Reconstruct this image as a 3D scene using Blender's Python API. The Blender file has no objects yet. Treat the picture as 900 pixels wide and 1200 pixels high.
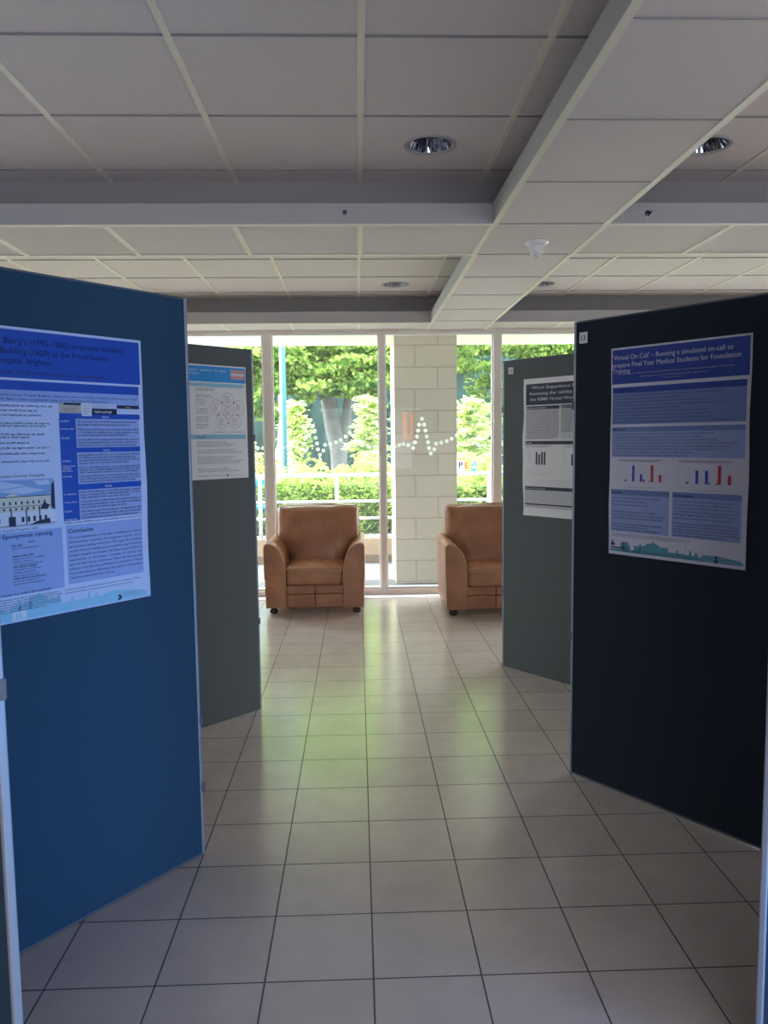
import bpy, bmesh, math, random
import numpy as np
from mathutils import Vector, Matrix
PI = math.pi
random.seed(7)
scene = bpy.context.scene
C = scene.collection
CAM_H = 1.4845

# ------------------------------------------------------------------ materials
MATS = {}
def nt(name):
    m = bpy.data.materials.new(name); m.use_nodes = True
    n = m.node_tree; return m, n, n.nodes['Principled BSDF']
def mat(name, col, rough=0.6, metal=0.0, noise=0.0, nscale=20, bump=0.0, bscale=200, spec=0.5, sheen=0.0, coord='Object'):
    """plain procedural material: base colour broken up by noise, optional noise bump"""
    m, n, b = nt(name)
    b.inputs['Base Color'].default_value = (*col, 1)
    b.inputs['Roughness'].default_value = rough
    b.inputs['Metallic'].default_value = metal
    b.inputs['Specular IOR Level'].default_value = spec
    if sheen: b.inputs['Sheen Weight'].default_value = sheen
    tc = n.nodes.new('ShaderNodeTexCoord')
    if noise:
        t = n.nodes.new('ShaderNodeTexNoise'); t.inputs['Scale'].default_value = nscale; t.inputs['Detail'].default_value = 5
        n.links.new(tc.outputs[coord], t.inputs['Vector'])
        r = n.nodes.new('ShaderNodeValToRGB')
        r.color_ramp.elements[0].position = .3; r.color_ramp.elements[1].position = .7
        r.color_ramp.elements[0].color = (*[c*(1-noise) for c in col], 1)
        r.color_ramp.elements[1].color = (*[min(1, c*(1+noise)) for c in col], 1)
        n.links.new(t.outputs['Fac'], r.inputs['Fac']); n.links.new(r.outputs['Color'], b.inputs['Base Color'])
    if bump:
        t = n.nodes.new('ShaderNodeTexNoise'); t.inputs['Scale'].default_value = bscale; t.inputs['Detail'].default_value = 3
        n.links.new(tc.outputs[coord], t.inputs['Vector'])
        bp = n.nodes.new('ShaderNodeBump'); bp.inputs['Strength'].default_value = bump; bp.inputs['Distance'].default_value = .003
        n.links.new(t.outputs['Fac'], bp.inputs['Height']); n.links.new(bp.outputs['Normal'], b.inputs['Normal'])
    MATS[name] = m
    return m
def leafmat(name, c1, c2, trans=.5, scale=6):
    m = bpy.data.materials.new(name); m.use_nodes = True; n = m.node_tree; n.nodes.clear()
    o = n.nodes.new('ShaderNodeOutputMaterial'); mix = n.nodes.new('ShaderNodeMixShader')
    d = n.nodes.new('ShaderNodeBsdfDiffuse'); t = n.nodes.new('ShaderNodeBsdfTranslucent')
    tc = n.nodes.new('ShaderNodeTexCoord'); no = n.nodes.new('ShaderNodeTexNoise'); no.inputs['Scale'].default_value = scale
    no.inputs['Detail'].default_value = 3
    r = n.nodes.new('ShaderNodeValToRGB'); r.color_ramp.elements[0].position = .35; r.color_ramp.elements[1].position = .65
    r.color_ramp.elements[0].color = (*c1, 1); r.color_ramp.elements[1].color = (*c2, 1)
    n.links.new(tc.outputs['Object'], no.inputs['Vector']); n.links.new(no.outputs['Fac'], r.inputs['Fac'])
    n.links.new(r.outputs['Color'], d.inputs['Color']); n.links.new(r.outputs['Color'], t.inputs['Color'])
    mix.inputs[0].default_value = trans
    n.links.new(d.outputs[0], mix.inputs[1]); n.links.new(t.outputs[0], mix.inputs[2]); n.links.new(mix.outputs[0], o.inputs['Surface'])
    MATS[name] = m; return m

def floor_material():
    m, n, b = nt('floor_tiles')
    tc = n.nodes.new('ShaderNodeTexCoord'); mp = n.nodes.new('ShaderNodeMapping')
    mp.inputs['Location'].default_value = (-.0245+30, -2.0358+30, 0)
    n.links.new(tc.outputs['Object'], mp.inputs['Vector'])
    br = n.nodes.new('ShaderNodeTexBrick'); br.offset = 0; br.squash = 1
    br.inputs['Scale'].default_value = 1; br.inputs['Brick Width'].default_value = .3; br.inputs['Row Height'].default_value = .3
    br.inputs['Mortar Size'].default_value = .0026; br.inputs['Mortar Smooth'].default_value = .15; br.inputs['Bias'].default_value = 0
    br.inputs['Color1'].default_value = (.55, .465, .425, 1); br.inputs['Color2'].default_value = (.60, .51, .465, 1)
    br.inputs['Mortar'].default_value = (.035, .032, .035, 1)
    n.links.new(mp.outputs[0], br.inputs['Vector'])
    no = n.nodes.new('ShaderNodeTexNoise'); no.inputs['Scale'].default_value = 5; no.inputs['Detail'].default_value = 8; no.inputs['Roughness'].default_value = .7
    n.links.new(tc.outputs['Object'], no.inputs['Vector'])
    r = n.nodes.new('ShaderNodeValToRGB'); r.color_ramp.elements[0].color = (.90, .90, .90, 1); r.color_ramp.elements[1].color = (1.05, 1.05, 1.05, 1)
    r.color_ramp.elements[0].position = .3; r.color_ramp.elements[1].position = .7
    n.links.new(no.outputs['Fac'], r.inputs['Fac'])
    mx = n.nodes.new('ShaderNodeMix'); mx.data_type = 'RGBA'; mx.blend_type = 'MULTIPLY'; mx.inputs[0].default_value = 1
    n.links.new(br.outputs['Color'], mx.inputs[6]); n.links.new(r.outputs['Color'], mx.inputs[7]); n.links.new(mx.outputs[2], b.inputs['Base Color'])
    no2 = n.nodes.new('ShaderNodeTexNoise'); no2.inputs['Scale'].default_value = 14; no2.inputs['Detail'].default_value = 6
    n.links.new(tc.outputs['Object'], no2.inputs['Vector'])
    mr = n.nodes.new('ShaderNodeMapRange'); mr.inputs['To Min'].default_value = .21; mr.inputs['To Max'].default_value = .26
    mr.inputs['From Min'].default_value = .3; mr.inputs['From Max'].default_value = .7
    n.links.new(no2.outputs['Fac'], mr.inputs['Value'])
    ad = n.nodes.new('ShaderNodeMath'); ad.operation = 'MULTIPLY_ADD'; ad.inputs[1].default_value = .5
    n.links.new(br.outputs['Fac'], ad.inputs[0]); n.links.new(mr.outputs[0], ad.inputs[2]); n.links.new(ad.outputs[0], b.inputs['Roughness'])
    b.inputs['Specular IOR Level'].default_value = 1.0; b.inputs['Coat Weight'].default_value = .45; b.inputs['Coat Roughness'].default_value = .16; b.inputs['Coat IOR'].default_value = 1.6
    inv = n.nodes.new('ShaderNodeMath'); inv.operation = 'MULTIPLY_ADD'; inv.inputs[1].default_value = -1; 
    n.links.new(br.outputs['Fac'], inv.inputs[0])
    sc = n.nodes.new('ShaderNodeMath'); sc.operation = 'MULTIPLY'; sc.inputs[1].default_value = .06
    n.links.new(no2.outputs['Fac'], sc.inputs[0]); n.links.new(sc.outputs[0], inv.inputs[2])
    bp = n.nodes.new('ShaderNodeBump'); bp.inputs['Strength'].default_value = .35; bp.inputs['Distance'].default_value = .0025
    n.links.new(inv.outputs[0], bp.inputs['Height']); n.links.new(bp.outputs['Normal'], b.inputs['Normal'])
    return m
def glass_material():
    m = bpy.data.materials.new('window_glass'); m.use_nodes = True; n = m.node_tree; n.nodes.clear()
    o = n.nodes.new('ShaderNodeOutputMaterial'); mix = n.nodes.new('ShaderNodeMixShader')
    t = n.nodes.new('ShaderNodeBsdfTransparent'); t.inputs[0].default_value = (.93, .97, .96, 1)
    g = n.nodes.new('ShaderNodeBsdfGlossy'); g.inputs['Roughness'].default_value = .02
    f = n.nodes.new('ShaderNodeFresnel'); f.inputs[0].default_value = 1.28
    n.links.new(f.outputs[0], mix.inputs[0]); n.links.new(t.outputs[0], mix.inputs[1]); n.links.new(g.outputs[0], mix.inputs[2])
    # whitish glare haze put into the glass as a faint translucent veil
    mh = n.nodes.new('ShaderNodeMixShader'); mh.inputs[0].default_value = .03
    tl = n.nodes.new('ShaderNodeBsdfTranslucent'); tl.inputs[0].default_value = (.95, .97, .95, 1)
    n.links.new(mix.outputs[0], mh.inputs[1]); n.links.new(tl.outputs[0], mh.inputs[2])
    n.links.new(mh.outputs[0], o.inputs['Surface']); return m
def decal_material():
    m = bpy.data.materials.new('frosted_decal'); m.use_nodes = True; n = m.node_tree; n.nodes.clear()
    o = n.nodes.new('ShaderNodeOutputMaterial'); mix = n.nodes.new('ShaderNodeMixShader'); mix2 = n.nodes.new('ShaderNodeMixShader')
    t = n.nodes.new('ShaderNodeBsdfTransparent'); tl = n.nodes.new('ShaderNodeBsdfTranslucent'); tl.inputs[0].default_value = (.95, 1, .85, 1)
    d = n.nodes.new('ShaderNodeBsdfDiffuse'); d.inputs[0].default_value = (.85, .9, .8, 1)
    mix2.inputs[0].default_value = .5; mix.inputs[0].default_value = .75
    n.links.new(tl.outputs[0], mix2.inputs[1]); n.links.new(d.outputs[0], mix2.inputs[2])
    n.links.new(t.outputs[0], mix.inputs[1]); n.links.new(mix2.outputs[0], mix.inputs[2])
    n.links.new(mix.outputs[0], o.inputs['Surface']); return m
def stone_material():
    m, n, b = nt('pillar_stone')
    tc = n.nodes.new('ShaderNodeTexCoord'); sx = n.nodes.new('ShaderNodeSeparateXYZ'); cb = n.nodes.new('ShaderNodeCombineXYZ')
    n.links.new(tc.outputs['Object'], sx.inputs[0])
    ad = n.nodes.new('ShaderNodeMath'); ad.operation = 'ADD'
    n.links.new(sx.outputs['X'], ad.inputs[0]); n.links.new(sx.outputs['Y'], ad.inputs[1])
    n.links.new(ad.outputs[0], cb.inputs['X']); n.links.new(sx.outputs['Z'], cb.inputs['Y'])
    mp = n.nodes.new('ShaderNodeMapping'); mp.inputs['Location'].default_value = (10.1, 9.993, 0)
    n.links.new(cb.outputs[0], mp.inputs['Vector'])
    br = n.nodes.new('ShaderNodeTexBrick'); br.offset = .5
    br.inputs['Scale'].default_value = 1; br.inputs['Brick Width'].default_value = .47; br.inputs['Row Height'].default_value = .222
    br.inputs['Mortar Size'].default_value = .006; br.inputs['Mortar Smooth'].default_value = .3
    br.inputs['Color1'].default_value = (.49, .41, .325, 1); br.inputs['Color2'].default_value = (.46, .39, .305, 1)
    br.inputs['Mortar'].default_value = (.33, .28, .22, 1)
    n.links.new(mp.outputs[0], br.inputs['Vector'])
    no = n.nodes.new('ShaderNodeTexNoise'); no.inputs['Scale'].default_value = 60; no.inputs['Detail'].default_value = 5
    n.links.new(tc.outputs['Object'], no.inputs['Vector'])
    r = n.nodes.new('ShaderNodeValToRGB'); r.color_ramp.elements[0].color = (.82, .82, .82, 1); r.color_ramp.elements[1].color = (1.1, 1.1, 1.1, 1)
    n.links.new(no.outputs['Fac'], r.inputs['Fac'])
    mx = n.nodes.new('ShaderNodeMix'); mx.data_type = 'RGBA'; mx.blend_type = 'MULTIPLY'; mx.inputs[0].default_value = 1
    n.links.new(br.outputs['Color'], mx.inputs[6]); n.links.new(r.outputs['Color'], mx.inputs[7]); n.links.new(mx.outputs[2], b.inputs['Base Color'])
    b.inputs['Roughness'].default_value = .9
    inv = n.nodes.new('ShaderNodeMath'); inv.operation = 'SUBTRACT'; inv.inputs[0].default_value = 1
    n.links.new(br.outputs['Fac'], inv.inputs[1])
    bp = n.nodes.new('ShaderNodeBump'); bp.inputs['Strength'].default_value = .6; bp.inputs['Distance'].default_value = .006
    n.links.new(inv.outputs[0], bp.inputs['Height']); n.links.new(bp.outputs['Normal'], b.inputs['Normal'])
    return m
def leather_material():
    m, n, b = nt('tan_leather')
    tc = n.nodes.new('ShaderNodeTexCoord')
    no = n.nodes.new('ShaderNodeTexNoise'); no.inputs['Scale'].default_value = 5; no.inputs['Detail'].default_value = 6; no.inputs['Roughness'].default_value = .6
    n.links.new(tc.outputs['Object'], no.inputs['Vector'])
    r = n.nodes.new('ShaderNodeValToRGB'); r.color_ramp.elements[0].position = .3; r.color_ramp.elements[1].position = .72
    r.color_ramp.elements[0].color = (.29, .125, .062, 1); r.color_ramp.elements[1].color = (.45, .21, .11, 1)
    n.links.new(no.outputs['Fac'], r.inputs['Fac']); n.links.new(r.outputs['Color'], b.inputs['Base Color'])
    b.inputs['Roughness'].default_value = .36; b.inputs['Specular IOR Level'].default_value = .5
    v = n.nodes.new('ShaderNodeTexVoronoi'); v.inputs['Scale'].default_value = 260
    n.links.new(tc.outputs['Object'], v.inputs['Vector'])
    n2 = n.nodes.new('ShaderNodeTexNoise'); n2.inputs['Scale'].default_value = 9; n2.inputs['Detail'].default_value = 4; n2.inputs['Distortion'].default_value = 1.2
    n.links.new(tc.outputs['Object'], n2.inputs['Vector'])
    b1 = n.nodes.new('ShaderNodeBump'); b1.inputs['Strength'].default_value = .12; b1.inputs['Distance'].default_value = .001
    b2 = n.nodes.new('ShaderNodeBump'); b2.inputs['Strength'].default_value = .5; b2.inputs['Distance'].default_value = .02
    n.links.new(v.outputs['Distance'], b1.inputs['Height']); n.links.new(n2.outputs['Fac'], b2.inputs['Height'])
    n.links.new(b2.outputs['Normal'], b1.inputs['Normal']); n.links.new(b1.outputs['Normal'], b.inputs['Normal'])
    return m

M_FLOOR = floor_material(); M_GLASS = glass_material(); M_DECAL = decal_material(); M_STONE = stone_material(); M_LEATHER = leather_material()
M_TILE = mat('ceiling_tile', (.75, .69, .67), .95, noise=.035, nscale=90, bump=.25, bscale=350)
M_TBAR = mat('ceiling_bar', (.84, .79, .68), .45)
M_TEE = mat('ceiling_cross_tee', (.30, .29, .30), .6)
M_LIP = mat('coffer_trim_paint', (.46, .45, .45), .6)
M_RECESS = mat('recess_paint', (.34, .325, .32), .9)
M_WALLW = mat('wall_bounce_warm', (.78, .68, .60), .9, noise=.03, nscale=8)  # unseen side walls, tone chosen to bounce window light inward
M_WALL = mat('wall_paint', (.20, .21, .24), .9, noise=.03, nscale=8)  # unseen back wall and slab, kept dark to dim light near the camera
M_FRAME = mat('frame_paint', (.78, .72, .66), .4)
M_FRAMEW = mat('frame_white', (.85, .84, .82), .4)
M_SOFFIT = mat('soffit_paint', (.92, .85, .74), .8)
M_ALU = mat('aluminium', (.30, .34, .40), .42, metal=.35)
M_FABL = mat('fabric_left', (.030, .074, .125), .95, noise=.22, nscale=420, bump=.6, bscale=700, spec=.15)
M_FABR = mat('fabric_right', (.022, .030, .044), .95, noise=.28, nscale=420, bump=.6, bscale=700, spec=.15)
M_FABG = mat('fabric_far', (.125, .145, .15), .95, noise=.2, nscale=420, bump=.6, bscale=700, spec=.15)
M_PLAST = mat('white_plastic', (.8, .8, .8), .35)
M_CHROME = mat('reflector_chrome', (.42, .45, .52), .10, metal=1.0)
M_BULB = mat('lamp_dark', (.03, .03, .04), .3)
M_NAVYPL = mat('navy_plastic', (.02, .025, .10), .35)
M_GREYPL = mat('grey_plastic', (.12, .12, .15), .5)
M_LEG = mat('leg_wood', (.045, .015, .012), .22)
M_PIPE = mat('leather_piping', (.50, .30, .17), .3)
M_PAPER = mat('paper', (.80, .80, .82), .45, bump=.05, bscale=60)
M_RAIL = mat('rail_paint', (.52, .56, .60), .4)
M_PAVE = mat('paving', (.085, .083, .085), .9, noise=.15, nscale=12, bump=.3, bscale=50)
M_KERB = mat('planter_render', (.34, .23, .15), .9, noise=.12, nscale=10)
M_KERBD = mat('planter_base', (.15, .095, .06), .9, noise=.15, nscale=14)
M_SOIL = mat('soil', (.07, .08, .04), 1, noise=.3, nscale=6)
M_BARK = mat('bark', (.09, .085, .08), .95, noise=.35, nscale=9, bump=.9, bscale=30)
M_BARKD = mat('stem_bark', (.20, .14, .08), .9, noise=.2, nscale=12)
M_TEAL = mat('post_teal', (.02, .085, .11), .5)
M_TEALL = mat('post_pale', (.12, .25, .29), .5)
M_BLUEP = mat('bench_blue', (.03, .22, .75), .4)
M_BRICKREFL = mat('brick_reflection_colour', (.75, .36, .20), .9, noise=.25, nscale=90)  # colour of a mirrored brick building, put into solid strips
def ink(name, c, r=.5): return mat('ink_'+name, c, r)
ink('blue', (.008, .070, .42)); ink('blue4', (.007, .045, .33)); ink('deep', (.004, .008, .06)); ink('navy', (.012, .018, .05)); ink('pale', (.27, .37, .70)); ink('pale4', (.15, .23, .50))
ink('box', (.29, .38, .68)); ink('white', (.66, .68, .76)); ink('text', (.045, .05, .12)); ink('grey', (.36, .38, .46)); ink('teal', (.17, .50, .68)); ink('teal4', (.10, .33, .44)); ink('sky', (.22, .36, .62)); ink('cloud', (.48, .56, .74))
ink('cream', (.62, .60, .50)); ink('dark', (.02, .02, .05)); ink('red', (.50, .02, .03)); ink('barblue', (.03, .07, .55)); ink('cyan', (.02, .30, .78)); ink('aqua', (.28, .55, .72))
ink('pink', (.62, .33, .35)); ink('boxgrey', (.58, .58, .63)); ink('sand', (.45, .42, .36)); ink('purple', (.035, .02, .09)); ink('black', (.015, .015, .02)); ink('maroon', (.30, .02, .12)); ink('royal', (.05, .20, .85)); ink('orange', (.85, .25, .08))
def I(k): return MATS['ink_'+k]

# ------------------------------------------------------------------ object helpers
def link(name, me, m, parent=None, loc=None):
    o = bpy.data.objects.new(name, me); C.objects.link(o)
    if m is not None:
        for q in (m if isinstance(m, (list, tuple)) else [m]): me.materials.append(q)
    if parent is not None: o.parent = parent
    if loc is not None: o.location = loc
    return o
def from_bm(name, bm, m, parent=None, smooth=False, bevel=0, seg=2, sub=0):
    bmesh.ops.recalc_face_normals(bm, faces=bm.faces)
    me = bpy.data.meshes.new(name); bm.to_mesh(me); bm.free()
    if smooth:
        for p in me.polygons: p.use_smooth = True
    o = link(name, me, m, parent)
    if bevel:
        b = o.modifiers.new('bevel', 'BEVEL'); b.width = bevel; b.segments = seg; b.limit_method = 'ANGLE'; b.angle_limit = math.radians(35); b.harden_normals = False
    if sub:
        s = o.modifiers.new('sub', 'SUBSURF'); s.levels = sub; s.render_levels = sub
    return o
def box(bm, x0, x1, y0, y1, z0, z1, mi=0):
    v = [bm.verts.new(p) for p in ((x0,y0,z0),(x1,y0,z0),(x1,y1,z0),(x0,y1,z0),(x0,y0,z1),(x1,y0,z1),(x1,y1,z1),(x0,y1,z1))]
    for f in ((0,3,2,1),(4,5,6,7),(0,1,5,4),(1,2,6,5),(2,3,7,6),(3,0,4,7)):
        fc = bm.faces.new([v[i] for i in f]); fc.material_index = mi
def boxo(name, m, parent, *b, bevel=0, seg=2):
    bm = bmesh.new(); box(bm, *b); return from_bm(name, bm, m, parent, bevel=bevel, seg=seg)
def quad(bm, pts, mi=0):
    f = bm.faces.new([bm.verts.new(p) for p in pts]); f.material_index = mi; return f
def lathe(bm, prof, cx=0, cy=0, n=32, cap=True):
    rings = []
    for r, z in prof:
        rings.append([bm.verts.new((cx+r*math.cos(2*PI*i/n), cy+r*math.sin(2*PI*i/n), z)) for i in range(n)])
    for a, b in zip(rings, rings[1:]):
        for i in range(n): bm.faces.new((a[i], a[(i+1)%n], b[(i+1)%n], b[i]))
    if cap:
        for r, pr in ((rings[0], prof[0]), (rings[-1], prof[-1])):
            if pr[0] > 1e-4: bm.faces.new(r)
def tube(bm, pts, rads, n=10):
    pts = [Vector(p) for p in pts]; rings = []
    if not isinstance(rads, (list, tuple)): rads = [rads]*len(pts)
    for i, p in enumerate(pts):
        d = (pts[min(i+1, len(pts)-1)] - pts[max(i-1, 0)]).normalized()
        a = Vector((0,0,1)) if abs(d.z) < .9 else Vector((1,0,0))
        u = d.cross(a).normalized(); v = d.cross(u)
        rings.append([bm.verts.new(p + (u*math.cos(2*PI*k/n)+v*math.sin(2*PI*k/n))*rads[i]) for k in range(n)])
    for a, b in zip(rings, rings[1:]):
        for k in range(n): bm.faces.new((a[k], a[(k+1)%n], b[(k+1)%n], b[k]))
    bm.faces.new(rings[0]); bm.faces.new(rings[-1])
def tag(o, label, cat, group=None, kind=None):
    o['label'] = label; o['category'] = cat
    if group: o['group'] = group
    if kind: o['kind'] = kind
    return o
def empty(name, loc, rz=0):
    o = bpy.data.objects.new(name, None); C.objects.link(o); o.location = loc; o.rotation_euler = (0,0,rz); o.empty_display_size = .1; return o
def struct(o, label=None, cat='room part'):
    o['kind'] = 'structure'; o['category'] = cat
    if label: o['label'] = label
    return o

# ------------------------------------------------------------------ ROOM
HL, HU, HT = 2.500, 2.741, 2.594
XL, XR, YB, YG = -3.55, 5.35, -3.6, 7.40
bm = bmesh.new(); box(bm, XL, XR, YB, YG+.05, -.12, 0)
struct(from_bm('floor', bm, M_FLOOR), 'square beige ceramic floor tiles with dark grout', 'floor')
bm = bmesh.new(); box(bm, XL-.1, XL, YB, YG, 0, 3.0); struct(from_bm('wall_left', bm, M_WALLW), 'plain painted left wall', 'wall')
bm = bmesh.new(); box(bm, XR, XR+.1, YB, YG, 0, 3.0); struct(from_bm('wall_right', bm, M_WALLW), 'plain painted right wall', 'wall')
# back wall behind the camera
bm = bmesh.new()
box(bm, XL-.1, XR+.1, YB-.1, YB, 0, 3.0)
struct(from_bm('wall_back', bm, M_WALL), 'plain back wall', 'wall')

coffers = [(-3.0, .661, 1.30, 3.811), (-3.0, .661, 4.431, 6.945), (1.212, 4.87, 1.30, 3.811), (1.212, 4.87, 4.431, 6.945)]
S = .155   # set-back of the recess behind its trim
# lower plane in strips round the four coffers, with real cells in the raised plane
bm = bmesh.new()
def flat(x0, x1, y0, y1, z=HL):
    box(bm, x0, x1, y0, y1, z, z+.015)
ys = [(YB, 1.30), (3.811, 4.431), (6.945, YG+.03)]
for y0, y1 in ys: flat(XL, XR, y0, y1)
for y0, y1 in ((1.30, 3.811), (4.431, 6.945)):
    for x0, x1 in ((XL, -3.0), (.661, 1.212), (4.87, XR)): flat(x0, x1, y0, y1)
ceil = struct(from_bm('ceiling', bm, M_TILE), 'pale suspended tile ceiling with raised coffers', 'ceiling')
TX = lambda k: .030 + .6*k
rows1 = [3.786-.608*k for k in range(0, 5)]; rows2 = [6.819-.608*k for k in range(0, 5)]
lights = []
for ci, (x0, x1, y0, y1) in enumerate(coffers):
    rows = rows1 if y1 < 5 else rows2
    ax0, ax1, ay0, ay1 = x0-S, x1+S, y0-S, y1+S
    if ci in (0, 1): ax1 = x1+S
    xs = [ax0] + [TX(k) for k in range(-8, 12) if ax0+.02 < TX(k) < ax1-.02] + [ax1]
    yy = [ay0] + sorted(r for r in rows if ay0+.02 < r < ay1-.02) + [ay1]
    lc = []
    for k in ((0,) if x0 < 0 else (2,)):
        for r in (rows[1],):
            lc.append((TX(k), r))
    bm = bmesh.new()
    for i in range(len(xs)-1):
        for j in range(len(yy)-1):
            a, b, c_, d = xs[i], xs[i+1], yy[j], yy[j+1]
            hit = [q for q in lc if abs(q[0]-a) < .01 and abs(q[1]-c_) < .01]
            if hit:
                cx, cy = (a+b)/2, (c_+d)/2; N = 32; ci_, sq = [], []
                for t in range(N):
                    an = 2*PI*t/N + PI/4; dx, dy = math.cos(an), math.sin(an)
                    ci_.append(bm.verts.new((cx+.098*dx, cy+.098*dy, HU)))
                    s = 1/max(abs(dx), abs(dy)); sq.append(bm.verts.new((cx+dx*s*(b-a)/2, cy+dy*s*(d-c_)/2, HU)))
                for t in range(N): bm.faces.new((ci_[t], sq[t], sq[(t+1)%N], ci_[(t+1)%N]))
                lights.append((cx, cy, ci))
            else: quad(bm, ((a,c_,HU),(b,c_,HU),(b,d,HU),(a,d,HU)))
    for f in bm.faces: 
        if f.normal.z > 0: f.normal_flip()
    o = from_bm('ceiling', bm, M_TILE); struct(o, 'raised coffer tiles of the suspended ceiling', 'ceiling')
    # recess side walls
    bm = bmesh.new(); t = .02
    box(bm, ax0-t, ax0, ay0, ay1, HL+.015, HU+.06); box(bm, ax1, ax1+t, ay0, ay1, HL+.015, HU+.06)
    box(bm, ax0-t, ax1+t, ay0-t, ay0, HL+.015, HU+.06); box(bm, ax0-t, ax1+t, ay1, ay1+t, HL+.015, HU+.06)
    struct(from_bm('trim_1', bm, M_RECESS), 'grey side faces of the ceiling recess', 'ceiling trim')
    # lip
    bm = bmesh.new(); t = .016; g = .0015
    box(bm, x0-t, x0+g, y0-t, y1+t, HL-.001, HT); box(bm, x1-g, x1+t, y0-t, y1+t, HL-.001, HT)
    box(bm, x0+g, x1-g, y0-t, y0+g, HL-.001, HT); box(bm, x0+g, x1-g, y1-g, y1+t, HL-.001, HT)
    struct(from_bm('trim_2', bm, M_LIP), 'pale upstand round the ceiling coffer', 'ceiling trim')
    bm = bmesh.new(); w = .022   # bright flange under the lip
    z0, z1 = HL-.006, HL-.0012
    box(bm, x0-w, x0+.004, y0-w, y1+w, z0, z1); box(bm, x1-.004, x1+w, y0-w, y1+w, z0, z1)
    box(bm, x0+.004, x1-.004, y0-w, y0+.004, z0, z1); box(bm, x0+.004, x1-.004, y1-.004, y1+w, z0, z1)
    struct(from_bm('trim_3', bm, M_TBAR), 'thin cream edge strip round the ceiling coffer', 'ceiling trim')
    # T bars
    bm = bmesh.new()
    for k in range(-8, 12):
        if ax0+.02 < TX(k) < ax1-.02: box(bm, TX(k)-.012, TX(k)+.012, ay0, ay1, HU-.006, HU-.0005)
    struct(from_bm('trim_4', bm, M_TBAR), 'cream main bars of the raised ceiling grid', 'ceiling trim')
    bm = bmesh.new()
    for r in rows:
        if ay0+.02 < r < ay1-.02: box(bm, ax0, ax1, r-.005, r+.005, HU-.004, HU-.0002)
    struct(from_bm('trim_5', bm, M_TEE), 'thin dark cross joints of the raised ceiling grid', 'ceiling trim')
# bars on the lower bands
bm = bmesh.new()
for k in range(-6, 9):
    if .55 < TX(k) < 1.3: continue
    for (a, b) in ((3.811+.022, 4.431-.022), (6.945+.022, YG)):
        box(bm, TX(k)-.012, TX(k)+.012, a, b, HL-.006, HL-.0005)
for x in (.661, 1.212):
    for a, b in ((3.833, 4.409), (6.967, YG)): box(bm, x-.012, x+.012, a, b, HL-.006, HL-.0005)
struct(from_bm('trim_6', bm, M_TBAR), 'cream bars of the lower ceiling bands', 'ceiling trim')
bm = bmesh.new()
for r in [3.811-.61*k for k in range(0, 5)]+[4.431+.61*k for k in range(0, 5)]:
    box(bm, .684, 1.19, r-.003, r+.003, HL-.003, HL-.0004)
struct(from_bm('trim_7', bm, M_TEE), 'thin cross joints in the ceiling beam', 'ceiling trim')
bm = bmesh.new(); box(bm, XL-.1, XR+.1, YB-.1, 9.0, 3.0, 3.15)
struct(from_bm('ceiling_added_slab', bm, M_WALL), 'unseen roof slab added above the ceiling to keep sky light out', 'ceiling')  # out of view, stops sky light leaking in from above

# ------------------------------------------------------------------ GLASS WALL
mx = [-3.05, -1.935, -.827, .241, 1.325, 2.405, 3.485, 4.565]
mw = [.08, .08, .082, .055, .072, .07, .07, .07]
edges = [XL] + mx + [XR]
Y0, Y1 = 7.39, 7.47
for i in range(len(edges)-1):
    a = edges[i] if i == 0 else edges[i]
    b = edges[i+1]
    w = struct(empty('window_%d' % (i+1), ((a+b)/2, Y0, 0)), 'tall glazed window bay of the entrance wall', 'window')
    ox = -(a+b)/2; oy = -Y0
    wa = 0 if i == 0 else mw[i-1]/2
    wb = 0 if i == len(edges)-2 else mw[i]/2
    bm = bmesh.new()
    if i > 0: box(bm, a-wa+ox, a+wa+ox, Y0+oy, Y1+oy, 0, HL)
    nx = b - wb + ox
    box(bm, a+wa+ox, nx, Y0+.004+oy, Y1+oy, 0, .052); box(bm, a+wa+ox, nx, Y0+.004+oy, Y1+oy, HL-.032, HL)
    from_bm('window_frame', bm, M_FRAME, w, bevel=.003)
    bm = bmesh.new()   # inner glazing beads
    g = .012
    box(bm, a+wa+ox, nx, Y0+.03+oy, Y1+oy, .052, .052+g+.010); box(bm, a+wa+ox, nx, Y0+.03+oy, Y1+oy, HL-.032-g, HL-.032)
    box(bm, a+wa+ox, a+wa+g+ox, Y0+.03+oy, Y1+oy, .052+g+.01, HL-.032-g); box(bm, nx-g, nx, Y0+.03+oy, Y1+oy, .052+g+.01, HL-.032-g)
    from_bm('glazing_bead', bm, M_FRAMEW, w)
    bm = bmesh.new(); yg = Y0+.045+oy
    quad(bm, ((a+wa+ox, yg, .055), (nx, yg, .055), (nx, yg, HL-.035), (a+wa+ox, yg, HL-.035)))
    from_bm('glass_pane', bm, M_GLASS, w)
bm = bmesh.new(); box(bm, XL, XR, 7.24, 7.388, 0, .004)
struct(from_bm('trim_8', bm, mat('threshold', (.75, .74, .74), .4)), 'pale threshold strip on the floor along the glass wall', 'floor trim')
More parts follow.
